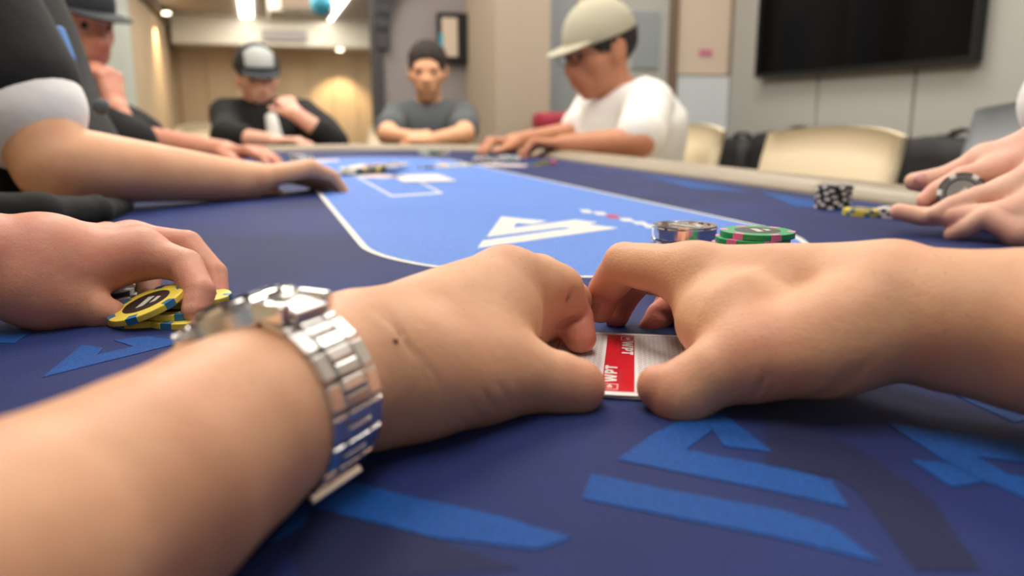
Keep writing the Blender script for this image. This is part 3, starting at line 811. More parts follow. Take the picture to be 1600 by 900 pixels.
def flush_attr(o, tips):
    co = np.empty(len(o.data.vertices) * 3, np.float32); o.data.vertices.foreach_get('co', co); co = co.reshape(-1, 3)
    w = np.zeros(len(co), np.float32)
    for c, r, a in tips: w = np.maximum(w, a * np.exp(-((co - c) ** 2).sum(1) / r ** 2))
    o.data.attributes.new('flush', 'FLOAT', 'POINT').data.foreach_set('value', w.astype(np.float32))
flush_attr(larm, [(P(906, 530, .3475), .020, .75), (P(885, 470, .36), .018, .35), (P(860, 530, .39), .03, .9), (P(915, 604, .2885), .012, .4), (P(800, 430, .325), .012, .25)])
flush_attr(rarm, [(P(940, 480, .386), .024, .8), (P(963, 488, .402), .024, .9), (P(1020, 505, .402), .03, .9), (P(1025, 603, .286), .013, .5), (P(1180, 560, .27), .02, .3)])
# small mole beside the watch
from mathutils.bvhtree import BVHTree
tree = BVHTree.FromPolygons([q.co[:] for q in larm.data.vertices], [q.vertices[:] for q in larm.data.polygons])
hit = tree.ray_cast(Vector(CAM), Vector(P(618, 533, 1.0) - CAM))
if hit[0] is not None:
    bm = bmesh.new(); bmesh.ops.create_uvsphere(bm, u_segments=10, v_segments=6, radius=0.0009)
    o = bm_obj('mole', bm, mat('mole', srgb(112, 74, 56), rough=0.6), None, True); o.location = hit[0]; o.scale = (1, 1, 1)
    bpy.context.view_layer.update(); o.parent = hero; o.matrix_parent_inverse = hero.matrix_basis.inverted()

# ------------------------------------------------------------------ steel wristwatch on the left wrist
wc = P(437, 626, .2225)
wa = unit(P(540, 578, .250) - P(425, 632, .220))
wb1 = -0.36 * RIGHT + 0.93 * UP; wb1 = unit(wb1 - (wb1 @ wa) * wa)
wb2 = np.cross(wa, wb1)
if wb2 @ RIGHT < 0: wb2 = -wb2
watch = empty('wristwatch', wc, 0, 'silver steel wristwatch with link bracelet on the left wrist', 'watch')
RA = 0.0257                                   # bracelet radius
def wmat(al, y=0.0, dr=0.0):
    """frame on the bracelet at angle al from the case: x round the wrist, y along the arm, z outwards"""
    z = math.cos(al) * wb1 + math.sin(al) * wb2
    x = -math.sin(al) * wb1 + math.cos(al) * wb2
    yv = np.cross(z, x)
    m = basis(Vector(x), Vector(yv), Vector(z)).to_4x4()
    m.translation = Vector((RA + dr) * z + y * yv)
    return m
yf = 1.0
def link_mesh(sx, sy, sz, bev):
    bm = bmesh.new(); add_box(bm, (0, 0, 0), (sx, sy, sz))
    bmesh.ops.bevel(bm, geom=list(bm.edges), offset=bev, segments=2, profile=0.5, affect='EDGES')
    me = bpy.data.meshes.new('bracelet_link'); bm.to_mesh(me); bm.free()
    me.materials.append(M['steel'])
    return me
me_side = link_mesh(0.0076, 0.0058, 0.0026, 0.0007)
me_mid = link_mesh(0.0037, 0.0098, 0.0028, 0.0006)
al = math.radians(44); step = 0.0082 / RA
i = 0
while al < math.radians(318):
    if not math.radians(166) < al < math.radians(214):
        for y in (-0.0081, 0.0081):
            o = bpy.data.objects.new('bracelet_link', me_side); link(o, watch); o.matrix_local = wmat(al, y)
        for q in (0.25, 0.75):
            o = bpy.data.objects.new('bracelet_link', me_mid); link(o, watch); o.matrix_local = wmat(al + step * q, 0, 0.0002)
    al += step; i += 1
# folding clasp under the wrist
bm = bmesh.new()
for k in range(7):
    m = wmat(math.radians(168 + k * 8), 0, 0.0012)
    bmesh.ops.create_cube(bm, size=1.0, matrix=m @ Matrix.Diagonal((0.0045, 0.0205, 0.0022, 1)))
bm_obj('clasp', bm, M['steel'], watch, bevel=0.0004)
bm = bmesh.new()
m = wmat(math.radians(165), 0, 0.0022)
bmesh.ops.create_cube(bm, size=1.0, matrix=m @ Matrix.Diagonal((0.0022, 0.0225, 0.0026, 1)))
bm_obj('clasp_lip', bm, M['steel_pol'], watch, bevel=0.0005)
# case, bezel, crystal, end links, crown and pushers
cm = wmat(math.radians(3), 0, -0.0012)
def wcyl(name, r, h, z, mt, seg=48, r2=None, bev=0.0006, off=(0, 0)):
    bm = bmesh.new(); add_cyl(bm, (off[0], off[1], z), r, h, seg, r2)
    return bm_obj(name, bm, mt, watch, bevel=bev, matrix=cm)
wcyl('case', 0.0160, 0.0064, 0.0, M['steel'], bev=0.0012)
wcyl('bezel', 0.0156, 0.0020, 0.0040, M['steel_pol'], r2=0.0142)
wcyl('dial', 0.0128, 0.0010, 0.0047, M['dial'], bev=0)
wcyl('crystal', 0.0132, 0.0012, 0.0055, M['glass'], r2=0.0124, bev=0.0003)
for sx in (-1, 1):
    bm = bmesh.new()
    for yy in (-0.0088, 0.0088):
        add_box(bm, (sx * 0.0162, yy, -0.0010), (0.011, 0.0040, 0.0052), Matrix.Rotation(sx * math.radians(22), 3, 'Y'))
    bm_obj('lug', bm, M['steel_pol'], watch, bevel=0.0009, matrix=cm)
    bm = bmesh.new(); add_box(bm, (sx * 0.0180, 0, -0.0024), (0.0090, 0.0130, 0.0034), Matrix.Rotation(sx * math.radians(30), 3, 'Y'))
    bm_obj('end_link', bm, M['steel'], watch, bevel=0.0007, matrix=cm)
sgy = -1.0
def stud(name, ang, r, l, r2=None):
    d = Vector((math.cos(ang), math.sin(ang), 0))
    q = d.to_track_quat('Z', 'Y').to_matrix()
    bm = bmesh.new(); add_cyl(bm, d * (0.0160 + l / 2 - 0.0008), r * 0.6, l, 20, rot=q); add_cyl(bm, d * (0.0160 + l - 0.001), r, 0.0022, 20, rot=q)
    return bm_obj(name, bm, M['steel_pol'], watch, bevel=0.0003, matrix=cm)
stud('crown', math.radians(205), 0.0032, 0.0042)
stud('pusher', math.radians(182), 0.0024, 0.0042)
stud('pusher', math.radians(228), 0.0024, 0.0042)
# ------------------------------------------------------------------ chips
R0, H0 = 0.0195, 0.0033
CM = {}
for nm, c in dict(black=(30, 30, 32), white=(232, 230, 224), yellow=(222, 200, 74), blue=(40, 108, 150), green=(38, 150, 92), pink=(222, 120, 166), teal=(84, 176, 168), red=(196, 40, 60), dark=(40, 30, 28), grey=(128, 126, 122), silver=(190, 188, 182)).items():
    CM[nm] = mat('chip_' + nm, srgb(*c), rough=0.42, spec=0.45)
def chip_body(r=R0, h=H0):
    bm = bmesh.new(); add_cyl(bm, (0, 0, h / 2), r, h, 48)
    return bm
def arc_piece(bm, a0, a1, r0, r1, z0, z1, n=4):
    ps = [(a0 + (a1 - a0) * i / n) for i in range(n + 1)]
    V = [[bm.verts.new((r * math.cos(a), r * math.sin(a), z)) for a in ps] for r, z in ((r0, z0), (r1, z0), (r1, z1), (r0, z1))]
    for i in range(n):
        for k in range(4): bm.faces.new((V[k][i], V[k][i + 1], V[(k + 1) % 4][i + 1], V[(k + 1) % 4][i]))
    for i in (0, n): bm.faces.new([V[k][i] for k in range(4)])
def make_chip(base, spot, inlay='dark', nspots=6, wspot=0.30):
    e = empty('poker_chip')
    bm_obj('body', chip_body(), CM[base], e, bevel=0.0005)
    for k in range(nspots):
        bm = bmesh.new(); a = 2 * math.pi * k / nspots
        arc_piece(bm, a - wspot / 2, a + wspot / 2, R0 * 0.80, R0 + 0.00006, -0.00004, H0 + 0.00005)
        bm_obj('edge_spot', bm, CM[spot], e)
    bm = bmesh.new(); add_cyl(bm, (0, 0, H0 / 2), R0 * 0.62, H0 + 0.0002, 40); bm_obj('inlay', bm, CM[inlay], e)
    bm = bmesh.new()
    for s in (1, -1):
        z = H0 / 2 + s * (H0 / 2 + 0.00016)
        for pts in (((-0.006, -0.004), (0.002, 0.006), (0.005, 0.003), (-0.002, -0.005)), ((0.001, -0.005), (0.006, 0.001), (0.0075, -0.002), (0.004, -0.006))):
            bm.faces.new([bm.verts.new((x, y * s, z)) for x, y in pts])
    bm_obj('inlay_mark', bm, CM['silver'], e)
    return e
def make_small_chip(base, spot, inlay='white'):
    """far chip: one mesh, three colours"""
    bm = bmesh.new(); add_cyl(bm, (0, 0, H0 / 2), R0, H0, 24)
    nb = len(bm.faces)
    for k in range(6): arc_piece(bm, math.pi / 3 * k - 0.15, math.pi / 3 * k + 0.15, R0 * 0.78, R0 + 0.0001, -0.0001, H0 + 0.0001, 2)
    ns = len(bm.faces)
    add_cyl(bm, (0, 0, H0 / 2), R0 * 0.6, H0 + 0.0003, 20)
    me = bpy.data.meshes.new('poker_chip')
    bm.faces.ensure_lookup_table()
    bmesh.ops.recalc_face_normals(bm, faces=bm.faces)
    for i, f in enumerate(bm.faces): f.material_index = 0 if i < nb else 1 if i < ns else 2
    bm.to_mesh(me); bm.free()
    for m in (base, spot, inlay): me.materials.append(CM[m])
    return link(bpy.data.objects.new('poker_chip', me))
PROTO = {}
def chip(kind, loc, label, group=None, rot=(0, 0, 0), near=True):
    key = (kind, near)
    if key not in PROTO:
        PROTO[key] = (make_chip if near else make_small_chip)(*kind); o = PROTO[key]
    else: o = copy_tree(PROTO[key])
    o.location = loc; o.rotation_euler = rot
    return tag(o, label, 'chip', group)
YB, KW, GP, WK, TG, RW_, KK = ('yellow', 'blue'), ('black', 'white'), ('green', 'pink'), ('white', 'black', 'grey'), ('teal', 'white'), ('red', 'white'), ('black', 'white', 'grey')
random.seed(11)
# yellow chips under the near left player's fingers
c1 = G(294, 501)
yl = 'yellow chips under the fingers of the near left player'
chip(YB, c1, 'yellow chip with blue edge spots, bottom right under the left fingers', yl, (0, 0, 0.35))
chip(YB, G(284, 497.5) + np.array([0, 0, H0]), 'yellow chip with dark centre in plain view under the bent finger', yl, (0, 0, 0.9))
chip(YB, G(304, 489) + np.array([0, 0, 2 * H0]), 'topmost flat yellow chip behind the bent finger at left', yl, (0, 0, 0.1))
chip(YB, G(232, 499), 'yellow chip lying lowest beside the left thumb tip', yl, (0, 0, 0.2))
tc = P(233, 480, 0.407)
chip(YB, tc, 'yellow chip tilted up between thumb and fingers of the left player', yl, (0.05, math.radians(-20), 0.5))
wl_ = 'chips beside the near left player\'s thumb'
chip(WK, G(156, 471), 'white edged chip beneath a black chip behind the left thumb', wl_)
chip(KW, G(155, 469) + np.array([0, 0, H0]), 'black chip on a white one behind the left thumb', wl_)
chip(('green', 'white'), G(140, 455), 'green chip farthest behind the left thumb', wl_)
chip(WK, G(112, 479), 'white chip peeping out below the left thumb', wl_)
# black stack on the right
b0 = G(1299, 325)
names = ('lowest', 'second lowest', 'third from below', 'fourth from below', 'fourth from the top', 'third from the top', 'second highest', 'topmost')
for k in range(8):
    j = np.array([random.uniform(-.0007, .0007) + 0.0004 * k, random.uniform(-.001, .001), k * H0])
    chip(KW, b0 + j, 'black chip with white spots, %s of the stack by the right rail' % names[k], 'black chip stack by the right rail', (0, 0, (0.1, 0.62, 0.35, 0.88, 0.2, 0.75, 0.02, 0.5)[k]))
y0 = G(1346, 336)
for k in range(2):
    chip(YB, y0 + np.array([0, 0, k * H0]), ('lower', 'upper')[k] + ' yellow chip just right of the black stack', 'yellow pair by the black stack', (0, 0, k * 1.3 + 0.4))
w0 = G(1404, 340)
for k in range(3):
    chip(WK, w0 + np.array([-0.0008 * k, 0, k * H0]), 'white chip with black spots under the right fingers, %s of three' % ('bottom', 'middle', 'top')[k], 'white chips under the right hand', (0, 0, k * 0.7))
hp = P(1503, 304, 0.70)
hz = unit(0.45 * RIGHT * -1 + 0.25 * UP * 1 - 0.85 * FWD)
hc = chip(KK, hp, 'black chip with fine rings gripped between the right hand\'s fingers', None)
hc.rotation_euler = Vector(hz).to_track_quat('Z', 'Y').to_euler()
for rr in (0.0142, 0.0165):
    bm = bmesh.new(); arc_piece(bm, 0, 2 * math.pi, rr, rr + 0.0004, H0, H0 + 0.0003, 40); bm_obj('ring_line', bm, CM['silver'], hc)
# green stack and metal discs behind the right hand
zc = 0.432
g0 = P(1183, 366, zc); nst = int((g0[2] - FELT) / H0)
for k in range(nst + 1):
    top = nst - k
    lab = ('topmost green chip with dark centre on the stack behind the right hand', 'second green chip from the top behind the right hand', 'third green chip from the top behind the right hand')[top] if top < 3 else 'green chip of the stack behind the right hand, %s from the top' % ('', '', '', 'fourth', 'fifth', 'sixth', 'seventh', 'eighth', 'ninth', 'tenth', 'eleventh', 'twelfth', 'thirteenth', 'fourteenth', 'fifteenth')[top]
    j = (np.array([0, 0]), np.array([-0.0026, -0.001]), np.array([-0.004, 0.0005]))[top] if top < 3 else np.array([-0.003 + random.uniform(-.001, .001), random.uniform(-.001, .001)])
    chip(GP, (g0[0] + j[0], g0[1] + j[1], FELT + k * H0), lab, 'green chip stack', (0, 0, 0.75 if top == 0 else -0.55 + 0.2 * top))
m0 = P(1070, 347, 0.505); mh = 0.0088
nd = 4
for k in range(nd):
    top = nd - 1 - k
    z = m0[2] - 0.0015 - (top + 1) * mh
    if z < FELT: z = FELT
    e = empty('metal_disc', (m0[0] + (0, -0.001, 0.0005, 0)[top], m0[1], z), k * 0.5, ('topmost polished metal disc with engraved face behind the hands', 'second polished metal disc of the pile behind the hands', 'third polished metal disc of the pile, mostly hidden', 'lowest metal disc of the pile, hidden by the right hand')[top], 'coin', 'metal discs')
    bm = bmesh.new(); add_cyl(bm, (0, 0, mh * 0.46), 0.0202, mh * 0.92, 56); bm_obj('body', bm, M['steel_pol'], e, bevel=0.0009)
    bm = bmesh.new(); arc_piece(bm, 0, 2 * math.pi, 0.0172, 0.0200, mh * 0.9, mh, 56); bm_obj('rim', bm, M['steel_pol'], e)
    bm = bmesh.new()
    for a, b, w in (((-.010, -.006), (.004, .009), .003), ((.004, .009), (.011, -.004), .0025), ((-.006, -.010), (.010, -.008), .002)):
        d = Vector((b[0] - a[0], b[1] - a[1], 0)); add_box(bm, ((a[0] + b[0]) / 2, (a[1] + b[1]) / 2, mh * 0.93), (d.length, w, 0.0008), Matrix.Rotation(math.atan2(d.y, d.x), 3, 'Z'))
    bm_obj('engraved_relief', bm, M['steel'], e, bevel=0.0002)
# the pot: splashed pile in the middle of the far half
kinds = (('yellow', 'blue', 'yellow'), ('black', 'white', 'black'), ('green', 'pink', 'dark'), ('yellow', 'blue', 'dark'), ('black', 'white', 'dark'), ('yellow', 'black', 'yellow'))
pa, pb = G(532, 274), G(632, 266)
random.seed(3)
colour = lambda kd: {'yellow': 'yellow', 'black': 'black', 'green': 'green', 'white': 'white', 'teal': 'teal', 'red': 'red'}[kd[0]]
placed = []; cnt = {}; nth = ('first', 'second', 'third', 'fourth', 'fifth', 'sixth', 'seventh', 'eighth', 'ninth', 'tenth', 'eleventh', 'twelfth', 'thirteenth', 'fourteenth')
for k in range(26):
    u = min(1, max(0, (k + 0.5) / 26 + random.uniform(-.04, .04)))
    p = pa + (pb - pa) * u + np.array([random.uniform(-.012, .012), random.uniform(-.03, .05), 0])
    lvl = 0
    for q in placed:
        if np.hypot(*(q[:2] - p[:2])) < 0.036: lvl = max(lvl, q[2] + 1)
    lvl = min(lvl, 3 if u > 0.5 else 2)
    placed.append(np.array([p[0], p[1], lvl]))
    kd = kinds[k % 6]; cnt[colour(kd)] = cnt.get(colour(kd), 0) + 1
    chip(kd, (p[0], p[1], FELT + lvl * H0), '%s chip in the loose pot pile, %s %s one from its left end' % (colour(kd), nth[cnt[colour(kd)] - 1], colour(kd)), 'loose pot pile, %s chips' % colour(kd), (random.uniform(-.06, .06), random.uniform(-.06, .06), random.uniform(0, 6)), near=False)
# row of flat chips right of the pot
rowk = (('white', 'black', 'grey'),) + (('yellow', 'white', 'yellow'),) * 4
for k, (x, y) in enumerate(((668, 262.6), (688, 261.8), (702, 260.6), (715, 260.0), (727, 259.0))):
    chip(rowk[k], G(x, y), ('white chip at the left end of the flat row right of the pot', 'first yellow chip of the flat row, next to the white chip', 'second yellow chip of the flat row right of the pot', 'third yellow chip of the flat row right of the pot', 'yellow chip at the right end of the flat row')[k], 'flat row of chips', (0, 0, k), near=False)
def stack(kind, x, y, n, where, grp, dx=0.0):
    p = G(x, y)
    for k in range(n):
        lv = 'lowest' if k == 0 else 'topmost' if k == n - 1 else ('', 'second', 'third', 'fourth')[k] + ' from below'
        chip(kind, p + np.array([random.uniform(-.001, .001) + dx * k, random.uniform(-.001, .001), k * H0]), '%s chip %s, %s' % (colour(kind), where, lv), grp, (0, 0, random.uniform(0, 6)), near=False)
stack(TG, 665, 243.5, 4, 'in the stack before the grey shirted player, left one', 'teal stack before the grey shirt')
stack(('yellow', 'blue', 'white'), 680, 243.5, 5, 'in the stack before the grey shirted player, middle one', 'yellow stack before the grey shirt')
stack(KK, 691, 242, 4, 'in the stack before the grey shirted player, right one', 'black stack before the grey shirt')
stack(KK, 752, 254, 4, 'under the far hand of the white shirted player', 'black stack under the white shirted player\'s hand')
stack(KK, 764, 254, 3, 'beside the far hand of the white shirted player', 'low black stack of the white shirted player')
stack(TG, 791, 252.5, 4, 'between the two hands of the white shirted player, left stack', 'teal stack of the white shirted player')
stack(TG, 801, 252, 3, 'between the two hands of the white shirted player, right stack', 'second teal stack of the white shirted player')
stack(('yellow', 'blue', 'dark'), 846, 258, 3, 'right of the near hand of the white shirted player', 'yellow stack of the white shirted player')
stack(('green', 'pink', 'dark'), 856, 257.5, 3, 'beside the yellow stack of the white shirted player', 'green stack of the white shirted player')
stack(KK, 388, 263, 3, 'under the reddish hand at far left', 'black stack under the reddish hand')
stack(WK, 404, 262, 3, 'under the reddish hand at far left', 'white stack under the reddish hand')
stack(KK, 464, 250, 4, 'in the left stack before the capped player', 'black stack before the capped player')
stack(KK, 476, 249.5, 3, 'in the right stack before the capped player', 'second black stack before the capped player')
# cards lying about
def flat_card(name, loc, yaw, label, marks, grp=None):
    e = empty(name, loc, yaw, label, 'card', grp)
    v, f = card_mesh(); mesh_obj('card_stock', v, f, M['card_white'], e, smooth=False)
    if marks:
        bm = bmesh.new()
        for (x, y, w, h) in marks[1]: add_box(bm, (x, y, 0.00035), (w, h, 0.00006))
        bm_obj('card_print', bm, marks[0], e)
    return e
cA, cB = G(648, 273.5), G(672, 285)
dv = cB - cA; yaw = math.atan2(dv[1], dv[0])
pale = mat('pale_ink', srgb(226, 206, 206), rough=0.5)
for k in range(3):
    p = cA + dv * (0.17 + 0.33 * k)
    flat_card('playing_card', (p[0], p[1], FELT + 0.0006 + 0.0004 * k), yaw + 0.03, ('far', 'middle', 'near')[k] + ' one of three pale cards laid on the white board outline', (pale, [(-0.024, 0.035, 0.006, 0.01), (0.024, -0.035, 0.006, 0.01), (0, 0, 0.02, 0.03)]), 'board cards')
redback = (M['card_red'], [(0, 0, 0.0124, 0.08)])
p = G(594, 275.5); flat_card('playing_card', (p[0], p[1], FELT + 0.0006), 0.9, 'red and white card back at the front of the pot pile', redback)
for k, (x, y) in enumerate(((779, 258), (792, 259.3))):
    p = G(x, y); flat_card('playing_card', (p[0], p[1], FELT + 0.0006 + k * .0004), 1.2 + 0.2 * k, ('left', 'right')[k] + ' one of the red backed cards before the white shirted player', redback, 'cards of the white shirted player')
for k, (x, y) in enumerate(((486, 252.5), (500, 251.5))):
    p = G(x, y); flat_card('playing_card', (p[0], p[1], FELT + 0.0006 + k * .0004), 1.5 + 0.3 * k, ('left', 'right')[k] + ' one of the pale cards before the capped player', redback, 'cards of the capped player')
gp('printed_word', [(679, 253), (686, 253.4), (703, 257.6), (692, 257.4)], M['felt_white'])
gp('printed_word', [(686, 253.6), (691, 253.8), (697, 256), (691, 256)], M['felt_red'], 0.0005)
# ------------------------------------------------------------------ people round the table
M['hair'] = mat('black_hair', srgb(36, 30, 28), rough=0.55, bump=(260, 0.8, 0.004))
M['hair_brown'] = mat('brown_black_hair', srgb(40, 31, 27), rough=0.75, bump=(260, 0.8, 0.004))
M['cloth_black'] = mat('black_cotton', srgb(9, 9, 11), rough=0.9, sheen=0.02, bump=(90, 0.3, 0.004))
M['cloth_vest'] = mat('black_vest', srgb(9, 10, 11), rough=0.85, sheen=0.02, bump=(60, 0.3, 0.004))
M['cloth_white'] = mat('white_cotton', srgb(236, 236, 232), rough=0.85, sheen=0.2, bump=(50, 0.3, 0.005))
M['cloth_grey'] = mat('charcoal_cotton', srgb(78, 84, 88), rough=0.85, sheen=0.05, bump=(60, 0.3, 0.004))
M['cloth_khaki'] = mat('khaki_cotton', srgb(178, 174, 152), rough=0.85, bump=(300, 0.3, 0.001))
M['cloth_navy'] = mat('dark_trousers', srgb(40, 42, 52), rough=0.85)
M['cap_black'] = mat('black_cap', srgb(34, 40, 46), rough=0.8)
M['cap_front'] = mat('pale_cap_front', srgb(178, 184, 182), rough=0.8)
M['eye'] = mat('eye_dark', srgb(30, 22, 20), rough=0.2)
M['lanyard'] = mat('blue_lanyard', srgb(74, 130, 196), rough=0.6)
M['nail'] = mat('finger_nail', srgb(244, 192, 186), rough=0.5)

def hand_node(k, wrist, d, pn, side, s=1.0, curl=(0.3, 0.5, 0.35), splay=0.12, thumb=(0.5, 0.25)):
    """hand at the wrist: d forward, pn out of the palm, side towards the thumb"""
    d = unit(d); pn = unit(np.asarray(pn) - (np.asarray(pn) @ d) * d); sd = np.cross(d, pn)
    sd = sd if sd @ np.asarray(side) > 0 else -sd
    w = np.asarray(wrist, float)
    n = Sdf(0.008)
    offs = (0.030, 0.010, -0.011, -0.030); ln = (0.092, 0.096, 0.090, 0.080); rr = (0.0115, 0.0115, 0.011, 0.010)
    kn = [w + s * (l * d + o * sd - 0.004 * pn) for o, l in zip(offs, ln)]
    for kq, o, r in zip(kn, offs, rr):
        n.cone(w + s * (0.012 * d + o * 0.55 * sd), kq, 0.0150 * s, r * s)
    seg = ((0.044, 0.026, 0.021), (0.048, 0.030, 0.022), (0.044, 0.028, 0.021), (0.035, 0.021, 0.019))
    for i, kq in enumerate(kn):
        p = kq; a = 0.0; pts = [(p, rr[i] * s)]
        dd = unit(d + sd * splay * (1.2, 0.3, -0.5, -1.3)[i])
        for j, L in enumerate(seg[i]):
            a += curl[j] * (0.9, 1.0, 1.05, 1.1)[i]
            p = p + s * L * (math.cos(a) * dd + math.sin(a) * pn)
            pts.append((p, rr[i] * s * (0.83, 0.74, 0.64)[j]))
        n.kid(Sdf(0.003).chain(pts), 0.006 * s)
    t0 = w + s * (0.022 * d + 0.026 * sd + 0.006 * pn)
    td = unit(d * math.cos(thumb[0]) + sd * math.sin(thumb[0]) + pn * thumb[1])
    t1 = t0 + s * 0.042 * td; t2 = t1 + s * 0.032 * unit(td + d * 0.25); t3 = t2 + s * 0.024 * unit(td + d * 0.5)
    n.cone(w + s * (0.015 * d + 0.008 * sd), t0, 0.016 * s, 0.015 * s).cone(t0, t1, 0.015 * s, 0.0125 * s)
    n.kid(Sdf(0.003).chain([(t1, 0.012 * s), (t2, 0.0105 * s), (t3, 0.0085 * s)]), 0.006 * s)
    return n
class Head:
    def __init__(s, c, f, up=(0, 0, 1), k=1.0):
        s.c = np.asarray(c, float); s.f = unit(f); s.x = unit(np.cross(s.f, up)); s.u = np.cross(s.x, s.f); s.k = k
        s.R = np.stack([s.x, s.f, s.u], 1)
    def p(s, x, y, z): return s.c + s.k * (x * s.x + y * s.f + z * s.u)
    def add(h, n):
        k = h.k; E = lambda c, r: n.ell(h.p(*c), np.array(r) * k, h.R)
        E((0, -.012, .03), (.075, .094, .088)); E((0, .026, -.045), (.057, .066, .072))
        n.cone(h.p(0, .066, -.098), h.p(0, .06, -.09), .021 * k, .024 * k)
        n.cone(h.p(0, .086, .010), h.p(0, .108, -.028), .008 * k, .0125 * k)
        n.cone(h.p(-.036, .078, .020), h.p(.036, .078, .020), .012 * k, .012 * k)
        for sx in (-1, 1):
            n.cone(h.p(sx * .04, .06, -.022), h.p(sx * .045, .05, -.02), .02 * k, .02 * k)
            n.cone(h.p(sx * .010, .100, -.032), h.p(sx * .011, .098, -.032), .0075 * k, .0075 * k)
            E((sx * .078, -.010, -.008), (.009, .019, .031))
        n.cone(h.p(-.017, .087, -.057), h.p(.017, .087, -.057), .007 * k, .007 * k)
        n.cone(h.p(-.014, .086, -.068), h.p(.014, .086, -.068), .0075 * k, .0075 * k)
        for sx in (-1, 1): n.carve(h.p(sx * .031, .102, .003), h.p(sx * .036, .099, .003), .012 * k, .008)
        n.carve(h.p(-.022, .098, -.0625), h.p(.022, .098, -.0625), .0022 * k, .004)
        return n
    def eyes(h, root):
        for sx in (-1, 1):
            bm = bmesh.new(); bmesh.ops.create_uvsphere(bm, u_segments=12, v_segments=8, radius=0.0095 * h.k)
            o = bm_obj('eye', bm, M['eye'], None, True); o.location = h.p(sx * .031, .0835, .003); bpy.context.view_layer.update(); on(o, root)
    def hair(h, root, m, full=True):
        n = Sdf(0.01); k = h.k
        n.ell(h.p(0, -.016, .040), np.array((.085, .104, .096)) * k, h.R)
        n.carve_ell(h.p(0, .115, -.045), np.array((.110, .085, .115)) * k, h.R, 0.012)
        n.cut(h.p(0, -.02, -.055), -h.u)
        n.carve_ell(h.p(0, .08, -.09), np.array((.13, .09, .09)) * k, h.R, 0.012)
        rng = np.random.RandomState(3); A = rng.normal(size=(5, 3)) * 160; ph = rng.rand(5) * 6
        disp = lambda p: sum(np.sin(p @ A[i].astype(np.float32) + ph[i]) for i in range(5)).astype(np.float32) * 0.0012
        return on(sdf_obj('hair', n, 0.005, m, None, disp), root)
    def cap(h, root, m, front=None, brim_dir=0.0, tilt=0.12):
        k = h.k
        n = Sdf(0.006).ell(h.p(0, -.008, .042), np.array((.091, .110, .102)) * k, h.R)
        n.cut(h.p(0, 0, .034), -(h.u + 0.12 * h.f)); n.cut(h.p(0, 0, .40), h.u)
        c = on(sdf_obj('cap', n, 0.005, m), root)
        b = Sdf(0.004); Rb = h.R.copy(); f2 = unit(h.f - tilt * h.u); Rb = np.stack([h.x, f2, np.cross(h.x, f2)], 1)
        b.ell(h.p(0, .092, .030), np.array((.078, .068, .0075)) * k, Rb)
        on3(sdf_obj('cap_brim', b, 0.0035, m), c, root)
        if front is not None:
            q = Sdf(0.004).ell(h.p(0, -.008, .042), np.array((.0925, .1115, .1035)) * k, h.R)
            q.cut(h.p(0, .045, .0), -h.f); q.cut(h.p(0, 0, .050), -h.u); q.cut(h.p(.058, 0, 0), h.x); q.cut(h.p(-.058, 0, 0), -h.x)
            on3(sdf_obj('cap_front_panel', q, 0.004, front), c, root)
        return c
def on3(o, part, root):
    """sub-part under a part of a thing (parts carry no transform of their own but the inverse of the thing)"""
    o.parent = part
    o.matrix_parent_inverse = (root.matrix_basis @ part.matrix_parent_inverse @ part.matrix_basis).inverted(); return o
def V3(*a): return np.array(a, float)
